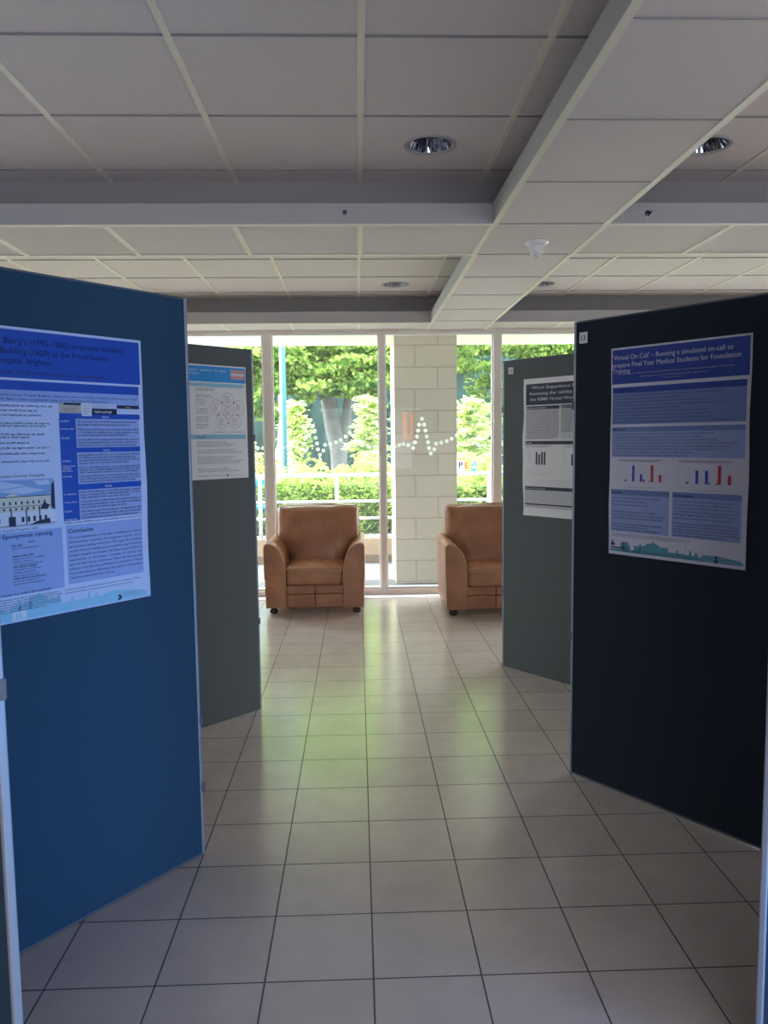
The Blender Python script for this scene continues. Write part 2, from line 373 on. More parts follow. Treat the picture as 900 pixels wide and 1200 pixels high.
# heartbeat dots stuck on the panes (31 per pane)
patt = [(-62,32.3),(-56,32.3),(-44.5,32.4),(-38.5,32.4),(-32.9,32.2),(-27,30.4),(-22,29.2),(-16.5,30.8),(-10.6,34),(-8.4,27.4),(-6.2,20.6),(-4.6,13.8),(-3.4,6.8),
        (0,0),(2.6,6.8),(4,13.8),(5.4,20.8),(7,27.4),(8,34.3),(10.2,40.6),(14.2,35.8),(16.4,29.2),(22.6,28.1),(29,26.4),(34.8,23.7),(40.6,19.8),(45.3,15.3),(50,19.7),(55,25.8),(60,29.6),(66,30.4)]
for pk, lab in ((-1.49, 'white dotted heartbeat line on the glass behind the far-left board'), (-.435, 'white dotted heartbeat line on the glass above the left armchair'),
                (.616, 'white dotted heartbeat line on the glass in front of the stone pillar'), (1.667, 'white dotted heartbeat line on the glass behind the board tagged 11')):
    e = tag(empty('window_decal', (pk, Y0+.043, 1.674)), lab, 'decal')
    me = None
    for dx, dy in patt:
        x, z = dx*.00806, -dy*.00806
        if any(abs(pk+x-m) < .055 for m in mx): continue
        if pk+x > 1.95: continue
        if me is None:
            bm = bmesh.new(); bmesh.ops.create_circle(bm, cap_ends=True, segments=20, radius=.0185)
            bmesh.ops.rotate(bm, verts=bm.verts, cent=(0,0,0), matrix=Matrix.Rotation(PI/2, 3, 'X'))
            me = bpy.data.meshes.new('dot'); bm.to_mesh(me); bm.free(); me.materials.append(M_DECAL)
        o = bpy.data.objects.new('dot', me); C.objects.link(o); o.parent = e; o.location = (x, 0, z)

# ------------------------------------------------------------------ CEILING FITTINGS
LL = {0: ['round chrome ceiling downlight nearest the camera, left of the ceiling beam', 'unlit chrome downlight far left in the near coffer'],
      1: ['small chrome downlight in the far coffer above the left armchair', 'unlit chrome downlight far left in the far coffer'],
      2: ['chrome downlight right of the ceiling beam, half hidden by its edge', 'unlit chrome downlight far right in the near coffer'],
      3: ['distant chrome downlight peeping past the beam, above the boards tagged 11 and 13', 'unlit chrome downlight far right in the far coffer']}
lights.sort(key=lambda q: (q[2], abs(q[0]-.5)))
cnt = {}
for cx, cy, ci in lights:
    k = cnt.get(ci, 0); cnt[ci] = k+1
    if k > 0 : 
        # outside the frame: leave only the plate that closes the hole
        pass
    e = tag(empty('ceiling_downlight', (cx, cy, HU)), LL[ci][k], 'light', 'recessed ceiling downlights')
    bm = bmesh.new(); lathe(bm, [(.094, .002), (.096, -.003), (.104, -.006), (.113, -.005), (.115, 0)], cap=False, n=40); from_bm('trim_ring', bm, M_LIP, e, smooth=True)
    bm = bmesh.new(); n = 18
    prof = [(.096, -.002), (.088, .03), (.074, .062), (.052, .088), (.030, .10)]
    rings = []
    for r0, z in prof: rings.append([bm.verts.new((r0*(1-.16*(i % 2)*(z > 0))*math.cos(2*PI*i/56), r0*(1-.16*(i % 2)*(z > 0))*math.sin(2*PI*i/56), z)) for i in range(56)])
    for a_, b_ in zip(rings, rings[1:]):
        for i in range(56): bm.faces.new((a_[i], a_[(i+1) % 56], b_[(i+1) % 56], b_[i]))
    bm.faces.new(rings[-1]); from_bm('reflector', bm, M_CHROME, e)
    bm = bmesh.new(); lathe(bm, [(.001, .028), (.020, .030), (.030, .042), (.034, .07), (.034, .101)], n=20); from_bm('lamp', bm, M_BULB, e, smooth=True)
e = tag(empty('smoke_detector', (.948, 4.153, HL)), 'white domed smoke detector under the ceiling beam', 'detector')
bm = bmesh.new(); lathe(bm, [(.060, 0), (.060, -.008), (.050, -.018), (.034, -.024), (.001, -.025)], n=36); from_bm('base', bm, M_PLAST, e, smooth=True, bevel=0)
bm = bmesh.new(); lathe(bm, [(.033, -.02), (.033, -.058), (.030, -.063), (.001, -.064)], n=32); from_bm('body', bm, M_PLAST, e, smooth=False)
bm = bmesh.new(); lathe(bm, [(.022, -.062), (.021, -.070), (.015, -.080), (.007, -.085), (.001, -.086)], n=24); from_bm('sensor_dome', bm, mat('dome', (.7,.7,.72), .15), e, smooth=True)
e = tag(empty('ceiling_hook', (1.403, 3.811-.0005, 2.546)), 'navy plastic hook with a white string on the ceiling edge, right of the beam', 'hook')
bm = bmesh.new(); lathe(bm, [(.013, 0), (.013, .004), (.001, .005)], n=20); bmesh.ops.rotate(bm, verts=bm.verts, cent=(0,0,0), matrix=Matrix.Rotation(PI/2, 3, 'X')); 
tube(bm, [(0,-.004,0), (.002,-.014,-.004), (.010,-.018,-.001), (.014,-.014,.006)], .004, 8); from_bm('hook', bm, M_NAVYPL, e, smooth=True)
bm = bmesh.new(); tube(bm, [(-.006,-.012,-.004), (-.010,-.012,-.03), (-.009,-.012,-.058)], .0009, 6); from_bm('string', bm, M_PLAST, e)
bm = bmesh.new(); lathe(bm, [(.011, 0), (.011, .004), (.001, .005)], n=20); bmesh.ops.rotate(bm, verts=bm.verts, cent=(0,0,0), matrix=Matrix.Rotation(PI/2, 3, 'X'))
tube(bm, [(0,-.004,0), (-.002,-.013,-.004), (-.008,-.016,-.002)], .004, 8)
o = from_bm('ceiling_hook', bm, M_GREYPL, smooth=True); o.location = (-.043, 3.8105, 2.552); tag(o, 'small grey plastic hook on the ceiling edge, left of the beam', 'hook')

# ------------------------------------------------------------------ DISPLAY BOARDS
TH = .016; BH = 1.967
def board(label, A, B, fab, clips=()):
    """A = left end, B = right end as seen from the aisle; local x runs A->B, local -y faces the viewer"""
    A = Vector((*A, 0)); B = Vector((*B, 0)); L = (B-A).length; rz = math.atan2(B.y-A.y, B.x-A.x)
    e = tag(empty('display_board', A, rz), label, 'display board', 'fabric display boards')
    boxo('fabric_panel', fab, e, .0125, L-.0125, -TH/2+.0012, TH/2-.0012, .012, BH-.006)
    for x0, x1 in ((0, .0125), (L-.0125, L)): boxo('edge_trim', M_ALU, e, x0, x1, -TH/2, TH/2, .004, BH, bevel=.004, seg=3)
    boxo('top_trim', MATS['edge_dark'], e, .0125, L-.0125, -TH/2, TH/2, BH-.006, BH)
    boxo('bottom_trim', MATS['edge_dark'], e, .0125, L-.0125, -TH/2, TH/2, .004, .012)
    for x, z in clips: boxo('hinge_clip', M_GREYPL, e, x-.008, x+.008, -TH/2-.003, TH/2+.003, z-.018, z+.018, bevel=.003)
    return e
mat('edge_dark', (.10, .11, .13), .5)
b1 = board('blue fabric display board on the left, nearest full one, holding the blue history poster', (-1.202, 1.949), (-.575, 2.728), M_FABL, ((1.0, .5),(1.0, .25)))
b2 = board('dark grey fabric display board behind the left blue one, holding the poster with circles', (-1.26, 3.54), (-.554, 4.25), M_FABG, ((.998, .5),(.998,1.5)))
b3 = board('grey-green fabric display board tagged 11, farthest on the right', (.932, 4.984), (1.536, 4.187), M_FABG, ((0, 1.66), (0, .5)))
b4 = board('navy fabric display board tagged 13, on the right, with the bar chart poster', (.926, 3.332), (1.518, 2.526), M_FABR, ((0, .62), (0, 1.62)))
b5 = board('blue display board seen edge-on, cut off at the left edge of the photo', (-1.21, 1.905), (-.565, 1.215), M_FABL, ((.938, 1.10),))
b6 = board('navy display board seen edge-on, cut off at the right edge of the photo', (.921, 1.685), (1.515, 2.49), M_FABR, ((.003, 1.34),))
# the last one is viewed from its other side; same construction, both faces are fabric

# ------------------------------------------------------------------ POSTERS
class Sheet:
    def __init__(s, name, A, B, u0, u1, z0, z1, label, wav=.0015, seed=1, paper=None):
        s.A = Vector((*A, 0)); s.B = Vector((*B, 0)); s.rz = math.atan2(s.B.y-s.A.y, s.B.x-s.A.x)
        d = (s.B-s.A).normalized(); s.u0, s.z0, s.uc = u0, z0, (u0+u1)/2
        s.W, s.H = u1-u0, z1-z0; s.z1 = z1; s.u1 = u1
        s.e = tag(empty(name, s.A + d*s.uc + Vector((0,0,z0)), s.rz), label, 'poster' if name == 'poster' else 'sticker')
        s.y0 = -TH/2 - .0004
        bm = bmesh.new(); n = 24; rnd = random.Random(seed)
        ph = rnd.random()*6
        cols = []
        for j in range(n+1):
            z = s.H*j/n
            wl = wav*math.sin(ph+z*9)+wav*.6*math.sin(z*23); wr = wav*math.sin(ph+2+z*11)+wav*.7*math.sin(z*19+1)
            if name != 'poster': wl = wr = 0
            row = []
            for k, x in enumerate((-s.W/2+wl, -s.W/2+.012, s.W/2-.012, s.W/2+wr)):
                yy = s.y0 - (.0006 if k in (1, 2) else 0)
                row.append((bm.verts.new((x, yy, z)), bm.verts.new((x, s.y0+.0003, z))))
            cols.append(row)
        for j in range(n):
            for k in range(3):
                bm.faces.new((cols[j][k][0], cols[j][k+1][0], cols[j+1][k+1][0], cols[j+1][k][0]))
                bm.faces.new((cols[j][k][1], cols[j+1][k][1], cols[j+1][k+1][1], cols[j][k+1][1]))
        from_bm('sheet', bm, paper or M_PAPER, s.e, smooth=True)
    def P(s, u, z, layer): return (u - s.uc, s.y0 - .0006 - .0004*layer, z - s.z0)
    def clip(s, u): return min(max(u, s.u0+.004), s.u1-.004)
    def art(s, name, items, layer=1, label=None):
        """items: (material key, polygon as (u,z) points, optional extra layer)"""
        groups = {}
        for it in items: groups.setdefault(it[3] if len(it) > 3 else 0, []).append(it)
        if len(groups) > 1:
            for g in groups.values(): s.art(name, [q[:3] for q in g], layer, label)
            return
        keys = []; bm = bmesh.new()
        for it in items:
            k, poly = it[0], it[1]; l = layer + (it[2] if len(it) > 2 else 0)
            if k not in keys: keys.append(k)
            f = bm.faces.new([bm.verts.new(s.P(u, z, l)) for u, z in poly]); f.material_index = keys.index(k)
            f.normal_update()
            if f.normal.y > 0: f.normal_flip()
        me = bpy.data.meshes.new(name); bm.to_mesh(me); bm.free()
        o = link(name, me, [I(k) for k in keys], s.e)
        if label: o['label'] = label
        return o
    def text(s, name, lines, key, layer=2, label=None):
        """lines: (string, u0, u1, baseline z, cap height) - stretched to fill u0..u1 ; u1 None = natural width"""
        V, F = [], []
        for st, u0, u1, zb, ch, *opt in lines:
            bold = opt[0] if opt else 0
            vs, fs = glyphs(st, bold)
            w = vs[:,0].max() - vs[:,0].min(); x0 = vs[:,0].min(); k = ch/.70
            kx = (u1-u0)/w if u1 is not None else k*.92
            off = len(V)
            for x, y in vs: V.append(s.P(u0+(x-x0)*kx, zb+y*k, layer))
            F += [tuple(off+i for i in f) for f in fs]
        me = bpy.data.meshes.new(name); me.from_pydata(V, [], F); me.update()
        o = link(name, me, I(key), s.e)
        if label: o['label'] = label
        return o
_gc = {}
def glyphs(st, bold=0):
    key = (st, bold)
    if key in _gc: return _gc[key]
    cu = bpy.data.curves.new('t', 'FONT'); cu.body = st; cu.size = 1; cu.resolution_u = 3; cu.fill_mode = 'FRONT'; cu.offset = bold
    o = bpy.data.objects.new('t', cu); C.objects.link(o)
    dg = bpy.context.evaluated_depsgraph_get(); me = bpy.data.meshes.new_from_object(o.evaluated_get(dg))
    vs = np.array([(v.co.x, v.co.y) for v in me.vertices]); fs = [tuple(reversed(p.vertices[:])) for p in me.polygons]
    bpy.data.objects.remove(o); bpy.data.curves.remove(cu); bpy.data.meshes.remove(me)
    # face orientation towards the viewer is not critical (two-sided)
    _gc[key] = (vs, fs); return _gc[key]
BID = [0]
def R4(u0, z0, u1, z1): return [(u0, z0), (u1, z0), (u1, z1), (u0, z1)]
def lines(u0, u1, zt, zb, n, h, key='text', rag=.25, gaps=(), seed=0):
    """rows of word-length strokes standing for print too small to read"""
    r = random.Random(seed*77+n); out = []; BID[0] += 1; H0 = h*1.15
    pitch = (zt-zb)/max(n, 1)
    for i in range(n):
        z = zt - pitch*(i+.5)
        if i in gaps: continue
        end = u1 - (r.random()*rag*(u1-u0) if (i == n-1 or i+1 in gaps or rag > .3) else r.random()*.02*(u1-u0))
        u = u0
        while u < end - h*1.2:
            w = min(H0*(1.2+r.random()*3.6), end-u); v = u
            while v < u+w:
                up = r.random(); st = H0*.19; lo = -.30 if up < .1 else 0; hi = 1.0 if up > .7 else .70
                out.append((key, R4(v, z-H0*.45+H0*lo, v+st, z-H0*.45+H0*hi), 0, BID[0]))
                if r.random() < .6:
                    zt_ = z-H0*.45+(H0*.56 if r.random() < .5 else 0); out.append((key, R4(v+st, zt_, v+st+H0*.22, zt_+H0*.14), 0, BID[0]))
                v += H0*(.38+.15*r.random())
            u += w + H0*.62
    return out

# ---- poster 1 : blue history poster on the near left board
A1, B1 = (-1.202, 1.949), (-.575, 2.728)
p = Sheet('poster', A1, B1, .2146, .8082, .979, 1.808, 'blue-banded history poster about a forgotten hospital building, on the near left board', seed=3, paper=mat('paper_blue_light', (.52, .60, .82), .45, bump=.05, bscale=60))  # white sheet; the blue light on it is put into the paper colour
U0 = .2146+.006
p.art('header_band', [('blue', R4(U0, 1.667, .799, 1.800))], 1)
p.art('summary_box', [('blue', R4(U0, 1.634, .792, 1.660)), ('pale', R4(U0, 1.600, .792, 1.634))], 1)
p.text('title_text', [('Charles', .268, .346, 1.7615, .0165), ("Barry's (1795-1860) forgotten building:", .3602, .7431, 1.7615, .0165),
                      ('The Barry', .258, .340, 1.7340, .0165), ('Building (1828) at the Royal Sussex', .3500, .6899, 1.7340, .0165),
                      ('County Hospital, Brighton.', .258, .505, 1.7075, .0165)], 'deep', 2)
p.text('author_text', [('Cooper, M. Boodramsingh, S. Somalingam', .318, .6672, 1.6775, .0120)], 'purple', 2)
p.text('summary_text', [('The history of the Royal Sussex County Hospital, Brighton, home to be known as the Barry Building is dedicated to its new', U0+.004, .786, 1.6175, .0065),
                        ('Charles Barry (1795-1860). Barry is best remembered today for his 19th Palace of Westminster.', U0+.004, .684, 1.6055, .0065)], 'text', 2)
its = []
for z, u in ((1.590, .491), (1.577, .446), (1.564, .458), (1.541, .481), (1.534, .470), (1.510, .463), (1.502, .42), (1.486, .418), (1.472, .479), (1.456, .465), (1.434, .476)):
    its += lines(U0+.012, u, z+.004, z-.004, 1, .0052, 'text', 0, seed=int(z*1000))
p.art('history_text', its, 2)
p.text('photo_caption', [('The Royal Sussex County Hospital', .262, .4587, 1.3895, .0085), ('Royal Sussex County Hospital 2022', .262, .4334, 1.2385, .0068)], 'text', 2)
# printed photo of the hospital
ph = [('sky', R4(.236, 1.2500, .4870, 1.3820)), ('cloud', [(.25,1.372),(.33,1.380),(.40,1.366),(.33,1.356)], 1), ('cloud', [(.31,1.352),(.40,1.362),(.46,1.349),(.39,1.341)], 1), ('cloud', [(.42,1.378),(.47,1.379),(.474,1.366),(.44,1.364)], 1),
      ('cream', R4(.236, 1.292, .4740, 1.334), 1), ('cream', [(.335,1.334),(.385,1.334),(.36,1.345)], 1), ('dark', [(.474,1.30),(.487,1.29),(.487,1.375),(.478,1.365)], 1),
      ('dark', R4(.236, 1.3335, .4740, 1.3355), 2), ('dark', R4(.236, 1.306, .474, 1.3075), 2), ('white', R4(.236, 1.256, .487, 1.292), 1), ('grey', R4(.236, 1.2500, .487, 1.256), 1)]
r_ = random.Random(5)
for i in range(13):
    u = .246 + i*.0172
    for z0, z1 in ((1.3125, 1.3215), (1.2965, 1.3035)): ph.append(('dark', R4(u, z0, u+.005, z1), 3))
    if i % 2 == 0 or i > 8: ph.append(('dark', R4(u, 1.262, u+.0075, 1.277), 3))
for u in (.262, .352, .396, .436): ph.append(('dark', R4(u, 1.256, u+.0035, 1.300), 4))
ph.append(('navy', R4(.346, 1.252, .366, 1.279), 4)); ph.append(('dark', [(.44,1.296),(.462,1.294),(.47,1.305),(.452,1.316)], 4)); ph.append(('dark', [(.408,1.253),(.47,1.253),(.468,1.268),(.43,1.262)], 4))
p.art('building_photo', ph, 2, label='small photo of a long cream building under a blue sky')
# naming box
p.art('naming_box', [('box', R4(U0, 1.056, .5050, 1.214)), ('pale', R4(U0, 1.214, .5054, 1.2355), 1)], 1)
p.text('naming_heading', [('Results: Eponymous naming', .262, .4743, 1.2190, .0110, .012)], 'deep', 3)
its = lines(.3995, .425, 1.207, 1.203, 1, .004, 'text', 0)
for hz, hu, n in ((1.197, .390, 1), (1.1673, .413, 3), (1.136, .419, 3), (1.1035, .447, 2)):
    its += lines(.3515, hu, hz+.003, hz-.003, 1, .0048, 'deep', 0, seed=int(hz*999))
    its += lines(.3515, .447, hz-.004, hz-.004-.0085*n, n, .0030, 'text', .5, seed=int(hz*998))
its += lines(.25, .33, 1.20, 1.10, 6, .0030, 'text', .6, seed=8)
p.art('naming_text', its, 3)
# ward table
tb = [('sand', R4(.5143, 1.572, .5853, 1.6030)), ('navy', R4(.530, 1.5965, .5853, 1.6030), 1), ('white', R4(.5870, 1.5645, .6205, 1.6030), 1), ('cloud', R4(.6212, 1.588, .7086, 1.6030), 1), ('navy', R4(.6212, 1.570, .7086, 1.588), 1),
      ('navy', R4(.7086, 1.5895, .7908, 1.600), 1), ('cloud', R4(.7086, 1.5795, .7908, 1.5895), 1), ('blue', R4(.514, 1.5565, .792, 1.5725))]
tb += [('blue', R4(.5125, 1.252, .5660, 1.5565)), ('box', R4(.5671, 1.470, .7890, 1.5565)), ('blue', R4(.566, 1.4555, .789, 1.470)), ('box', R4(.567, 1.360, .7884, 1.4555)),
       ('blue', R4(.566, 1.343, .7880, 1.360)), ('box', R4(.567, 1.252, .7876, 1.343))]
p.art('ward_table', tb, 1, label='blue ward table with a strip of sign photos on top')
its = []
for zt, zb, n in ((1.553, 1.534, 2), (1.529, 1.503, 3), (1.498, 1.472, 3), (1.452, 1.419, 4), (1.414, 1.391, 3), (1.388, 1.363, 3), (1.340, 1.315, 3), (1.312, 1.285, 3), (1.282, 1.254, 3)):
    its += lines(.5705, .786, zt, zb, n, .0046, 'text', .25, seed=int(zt*1000))
for z in (1.549, 1.526, 1.499, 1.431, 1.416, 1.409, 1.402, 1.385, 1.332, 1.308, 1.281, 1.256):
    its += lines(.5160, .5560-.012*(int(z*1000) % 2), z+.004, z-.004, 1, .0044, 'white', 0, seed=int(z*1001))
for z in (1.5625, 1.461, 1.3505): its += lines(.655, .684, z+.003, z-.003, 1, .0048, 'white', 0)
its += lines(.592, .616, 1.600, 1.568, 4, .0034, 'text', .2, seed=4) + lines(.63, .70, 1.583, 1.574, 1, .006, 'white', .1, seed=2)
its += lines(.625, .69, 1.600, 1.590, 2, .003, 'grey', .3, seed=3) + lines(.53, .57, 1.59, 1.575, 2, .0028, 'text', .3, seed=6) + lines(.742, .758, 1.596, 1.592, 1, .003, 'white', 0)
p.art('table_text', its, 4)
its = lines(.515, .786, 1.2497, 1.2437, 1, .0044, 'text', 0, seed=31)
p.art('table_caption', its, 2)
p.art('conclusion_box', [('box', R4(.518, 1.062, .784, 1.239))], 1)
p.text('conclusion_heading', [('Conclusion', .5248, .6073, 1.2160, .0120, .008)], 'deep', 3)
cl = ['The tour behind the current Barry building ward names', 'demonstrates  positive  and  negative  aspects  of  an', 'eponymous naming convention. We argue that retaining', 'certain historical names can be a positive way of linking a',
      'modern hospital to its past. The new hospital offers an', 'opportunity  to  formulate  a  process  of  naming  that', 'ensures that chosen individuals reflect the past but also', "embrace the diversity of Brighton's population. That is", 'important because, ultimately, the hospital must connect']
ll = [(t, .5249, .7800, 1.1985-.01345*i, .0064) for i, t in enumerate(cl)] + [('with the communities that it serves.', .5249, .678, 1.1985-.01345*9, .0064)]
p.text('conclusion_text', ll, 'text', 3)
def skyline(pts, base): return [(pts[0][0], base)] + pts + [(pts[-1][0], base)]
def sky_art(p, u0, u1, zb, h, key, extra=()):
    """seaside skyline: terraces, a big dome, minarets, steeple, hill"""
    W = u1-u0; out = []
    def X(t): return u0+W*t
    def rect(a, b, t): out.append((key, R4(X(a), zb, X(b), zb+h*t)))
    rect(0, 1, .20); rect(.09, .12, .62); rect(.12, .17, .5); rect(.10, .155, .72); rect(.20, .47, .52); rect(.245, .26, .68); rect(.30, .315, .78)
    dome = [(X(.355+.055*math.cos(a)), zb+h*(.52+.30*math.sin(a))) for a in [PI*i/12 for i in range(13)]]; out.append((key, dome))
    out.append((key, [(X(.345), zb+h*.78), (X(.365), zb+h*.78), (X(.355), zb+h*1.0)]))
    for c_ in (.285, .425, .455):
        out.append((key, [(X(c_+.018*math.cos(a)), zb+h*(.5+.12*math.sin(a))) for a in [PI*i/8 for i in range(9)]]))
    rect(.47, .60, .34); rect(.53, .545, .52); rect(.60, .602, .98); rect(.60, .66, .30)
    out.append((key, [(X(.625), zb), (X(.645), zb), (X(.643), zb+h*.5), (X(.635), zb+h*.66), (X(.627), zb+h*.5)]))
    out.append((key, [(X(.655), zb+h*.2), (X(.70), zb+h*.2), (X(.678), zb+h*.55)]))
    out.append((key, [(X(.70), zb+h*.2), (X(.73), zb+h*.42), (X(.80), zb+h*.46), (X(.88), zb+h*.40), (X(.98), zb+h*.28), (X(.99), zb+h*.2)]))
    p.art('skyline_print', out, 1, label='pale teal printed town skyline')
sky_art(p, U0, .792, .9835, .077, 'aqua')
its = [('aqua', R4(U0, .9835, .70, 1.010), 0)]
p.art('footer_band', its, 2)
its = lines(U0+.01, .470, 1.0635, 1.0560, 1, .0058, 'text', 0, seed=51) + lines(U0+.01, .497, 1.050, 1.008, 6, .0032, 'text', .25, seed=52) + lines(.505, .770, 1.050, 1.043, 1, .0026, 'text', 0, seed=53) + lines(.505, .74, 1.040, 1.033, 1, .0026, 'text', 0, seed=54)
its += lines(.70, .768, 1.008, .994, 2, .0034, 'grey', .2, seed=55)
p.art('reference_text', its, 3)
p.art('footer_logo', [('white', R4(.340, .985, .384, 1.010)), ('aqua', R4(.352, .988, .357, 1.004), 1), ('aqua', R4(.362, .988, .367, 1.006), 1), ('navy', R4(.686, .996, .694, 1.003), 1), ('navy', R4(.684, .986, .692, .992), 1), ('navy', R4(.690, .989, .697, .999), 1)], 4)

# ---- poster 2 : landscape poster with circles
A2, B2 = (-1.26, 3.54), (-.554, 4.25)
p = Sheet('poster', A2, B2, .110, .951, 1.290, 1.8705, 'landscape poster with linked circles and blue header, on the dark far left board', seed=5)
p.art('header_band', [('cyan', R4(.118, 1.785, .9455, 1.8635)), ('pink', R4(.8530, 1.8030, .9386, 1.8520), 1), ('white', R4(.8530, 1.8220, .9386, 1.8340), 2)], 1)
p.art('section_band', [('aqua', R4(.118, 1.7600, .935, 1.7790))], 1); p.art('section_band', [('aqua', R4(.118, 1.495, .940, 1.519))], 1)
p.text('title_text', [("Experiences of older trans' adults in the", .30, .8234, 1.8375, .0120), ('health services', .53, .6584, 1.8215, .0120)], 'white', 3)
p.text('section_heading', [('Results', .6350, .690, 1.5025, .0085, .01)], 'deep', 3)
cs = [(.8308, 1.6975, .0360), (.7600, 1.6600, .0370), (.8985, 1.6600, .0350), (.8300, 1.6300, .0285), (.7880, 1.5860, .0360), (.8740, 1.5860, .0360)]
its = []
for cu_, cz, r in cs:
    N = 32
    for k in range(N):
        a0, a1 = 2*PI*k/N, 2*PI*(k+1)/N
        its.append(('maroon', [(cu_+r*math.cos(a0), cz+r*math.sin(a0)), (cu_+r*math.cos(a1), cz+r*math.sin(a1)), (cu_+(r-.0014)*math.cos(a1), cz+(r-.0014)*math.sin(a1)), (cu_+(r-.0014)*math.cos(a0), cz+(r-.0014)*math.sin(a0))]))
    its += lines(cu_-r*.55, cu_+r*.55, cz+r*.55, cz-r*.55, 5, .0034, 'text', .5, seed=int(cz*1000+cu_*100))
for u, z in ((.793, 1.684), (.868, 1.684), (.766, 1.618), (.892, 1.618), (.831, 1.578)): its.append(('dark', [(u-.005, z), (u, z+.005), (u+.005, z), (u, z-.005)]))
p.art('circle_diagram', its, 2, label='five circles ringed round a sixth')
its = []
for zt, zb, n, u in ((1.754, 1.739, 2, .759), (1.722, 1.706, 2, .756), (1.700, 1.668, 3, .722), (1.655, 1.623, 3, .722), (1.612, 1.580, 3, .73), (1.574, 1.548, 3, .722)):
    its += lines(.636, u, zt, zb, n, .0042, 'text', .4, seed=int(zt*1000))
its += lines(.728, .933, 1.535, 1.528, 1, .0040, 'text', 0, seed=7)
for zt, zb, n in ((1.487, 1.455, 3), (1.445, 1.421, 2), (1.408, 1.368, 4), (1.348, 1.326, 2)): its += lines(.634, .930, zt, zb, n, .0048, 'text', .4, seed=int(zt*1000))
its += lines(.634, .798, 1.312, 1.306, 1, .0036, 'text', 0, seed=9) + lines(.825, .93, 1.312, 1.298, 2, .0030, 'grey', .3, seed=10)
its += lines(.13, .60, 1.74, 1.53, 16, .0042, 'text', .3, gaps=(4, 9), seed=11) + lines(.13, .60, 1.487, 1.31, 12, .0046, 'text', .3, gaps=(4, 8), seed=12)
p.art('body_text', its, 2)
p.art('footer_logo', [('navy', R4(.812, 1.300, .820, 1.314))], 2)

# ---- poster 3 : black-banded poster on the far right board
A3, B3 = (.932, 4.984), (1.536, 4.187)
p = Sheet('poster', A3, B3, .172, .766, 1.004, 1.842, 'black-banded work experience poster on the board tagged 11', wav=.004, seed=8)
p.art('header_band', [('navy', R4(.1940, 1.682, .748, 1.8095))], 1)
for q in (R4(.1967, 1.6545, .4514, 1.6750), R4(.4590, 1.6545, .748, 1.6750), R4(.190, 1.4432, .748, 1.4640), R4(.1885, 1.1645, .748, 1.1860), R4(.189, 1.0725, .748, 1.0815)): p.art('section_band', [('navy', q)], 1)
p.text('title_text', [("'Work Experience Reimagined'", .2349, .730, 1.7780, .0180, .004), ('Assessing the validity and value of', .2175, .742, 1.7430, .0180, .004), ('the BSMS Virtual Work Experience', .226, .738, 1.7080, .0180, .004)], 'white', 3)
p.text('section_heading', [('Background and aims', .199, .352, 1.6600, .0090, .01), ('Methods', .465, .54, 1.6600, .0090, .01), ('Results', .193, .240, 1.4495, .0085, .01), ('Discussion & Conclusions', .192, .350, 1.1705, .0085, .01)], 'white', 3)
for q in (R4(.1934, 1.474, .4505, 1.6535), R4(.459, 1.474, .748, 1.6535), R4(.189, 1.083, .748, 1.1635), R4(.189, 1.055, .748, 1.0715)): p.art('text_box', [('boxgrey', q)], 1)
its = lines(.198, .446, 1.650, 1.477, 15, .0058, 'text', .3, seed=1) + lines(.465, .742, 1.650, 1.515, 12, .0058, 'text', .3, seed=2)
its += lines(.194, .40, 1.441, 1.424, 2, .0045, 'text', .3, seed=3) + lines(.49, .70, 1.441, 1.424, 2, .0045, 'text', .3, seed=4)
its += lines(.20, .42, 1.292, 1.25, 4, .0030, 'grey', .5, seed=5) + lines(.27, .742, 1.232, 1.19, 4, .0032, 'grey', .1, seed=6)
its += lines(.193, .742, 1.158, 1.085, 6, .0045, 'grey', .2, seed=7) + lines(.193, .742, 1.069, 1.056, 2, .003, 'grey', .2, seed=8)
its += lines(.212, .236, 1.405, 1.335, 8, .003, 'grey', .1, seed=9) + lines(.485, .50, 1.405, 1.335, 8, .003, 'grey', .1, seed=19) + lines(.27, .35, 1.315, 1.300, 2, .0028, 'grey', .3, seed=14) + lines(.37, .742, 1.05, 1.04, 1, .002, 'grey', .2, seed=6)
p.art('body_text', its, 3)
its = [('navy', R4(.2740+.0207*k, 1.320, .2740+.0207*k+.0125, 1.398-(.014 if k == 1 else 0))) for k in range(4)]
p.art('bar_chart', its, 2, label='four dark upright bars')
p.art('bar_chart', [('navy', R4(.54+.0207*k, 1.320, .54+.0207*k+.0125, 1.385-.012*k)) for k in range(4)], 2)

# ---- poster 4 : virtual on-call poster on the near right board
A4, B4 = (.926, 3.332), (1.518, 2.526)
p = Sheet('poster', A4, B4, .191, .768, 1.006, 1.838, 'blue-banded on-call training poster with red and blue bar charts, on the board tagged 13', seed=11, paper=mat('paper_dim_light', (.64, .64, .76), .45, bump=.05, bscale=60))  # white sheet; dimmer light is put into this lilac paper colour
W4, H4 = .577, .832
def fx(x):   # photo-measured abscissa along the sheet -> metres along the board
    t = (x-83)/729; return .191 + W4*(t*3.20/(t*3.20+(1-t)*2.76))
def fz(f): return 1.838 - H4*f
p.art('header_band', [('blue4', R4(.196, fz(.173), .762, fz(.009)))], 1)
p.art('intro_box', [('blue4', R4(.200, fz(.217), .754, fz(.189))), ('pale4', R4(.200, fz(.366), .754, fz(.217)))], 1)
p.art('methods_box', [('pale4', R4(.200, fz(.402), .754, fz(.379))), ('box', R4(.200, fz(.523), .754, fz(.402)))], 1)
p.art('results_box', [('pale4', R4(.200, fz(.706), fx(400), fz(.680))), ('box', R4(.200, fz(.886), fx(400), fz(.706)))], 1)
p.art('discussion_box', [('pale4', R4(fx(415), fz(.706), .748, fz(.680))), ('box', R4(fx(415), fz(.886), .748, fz(.706)))], 1)
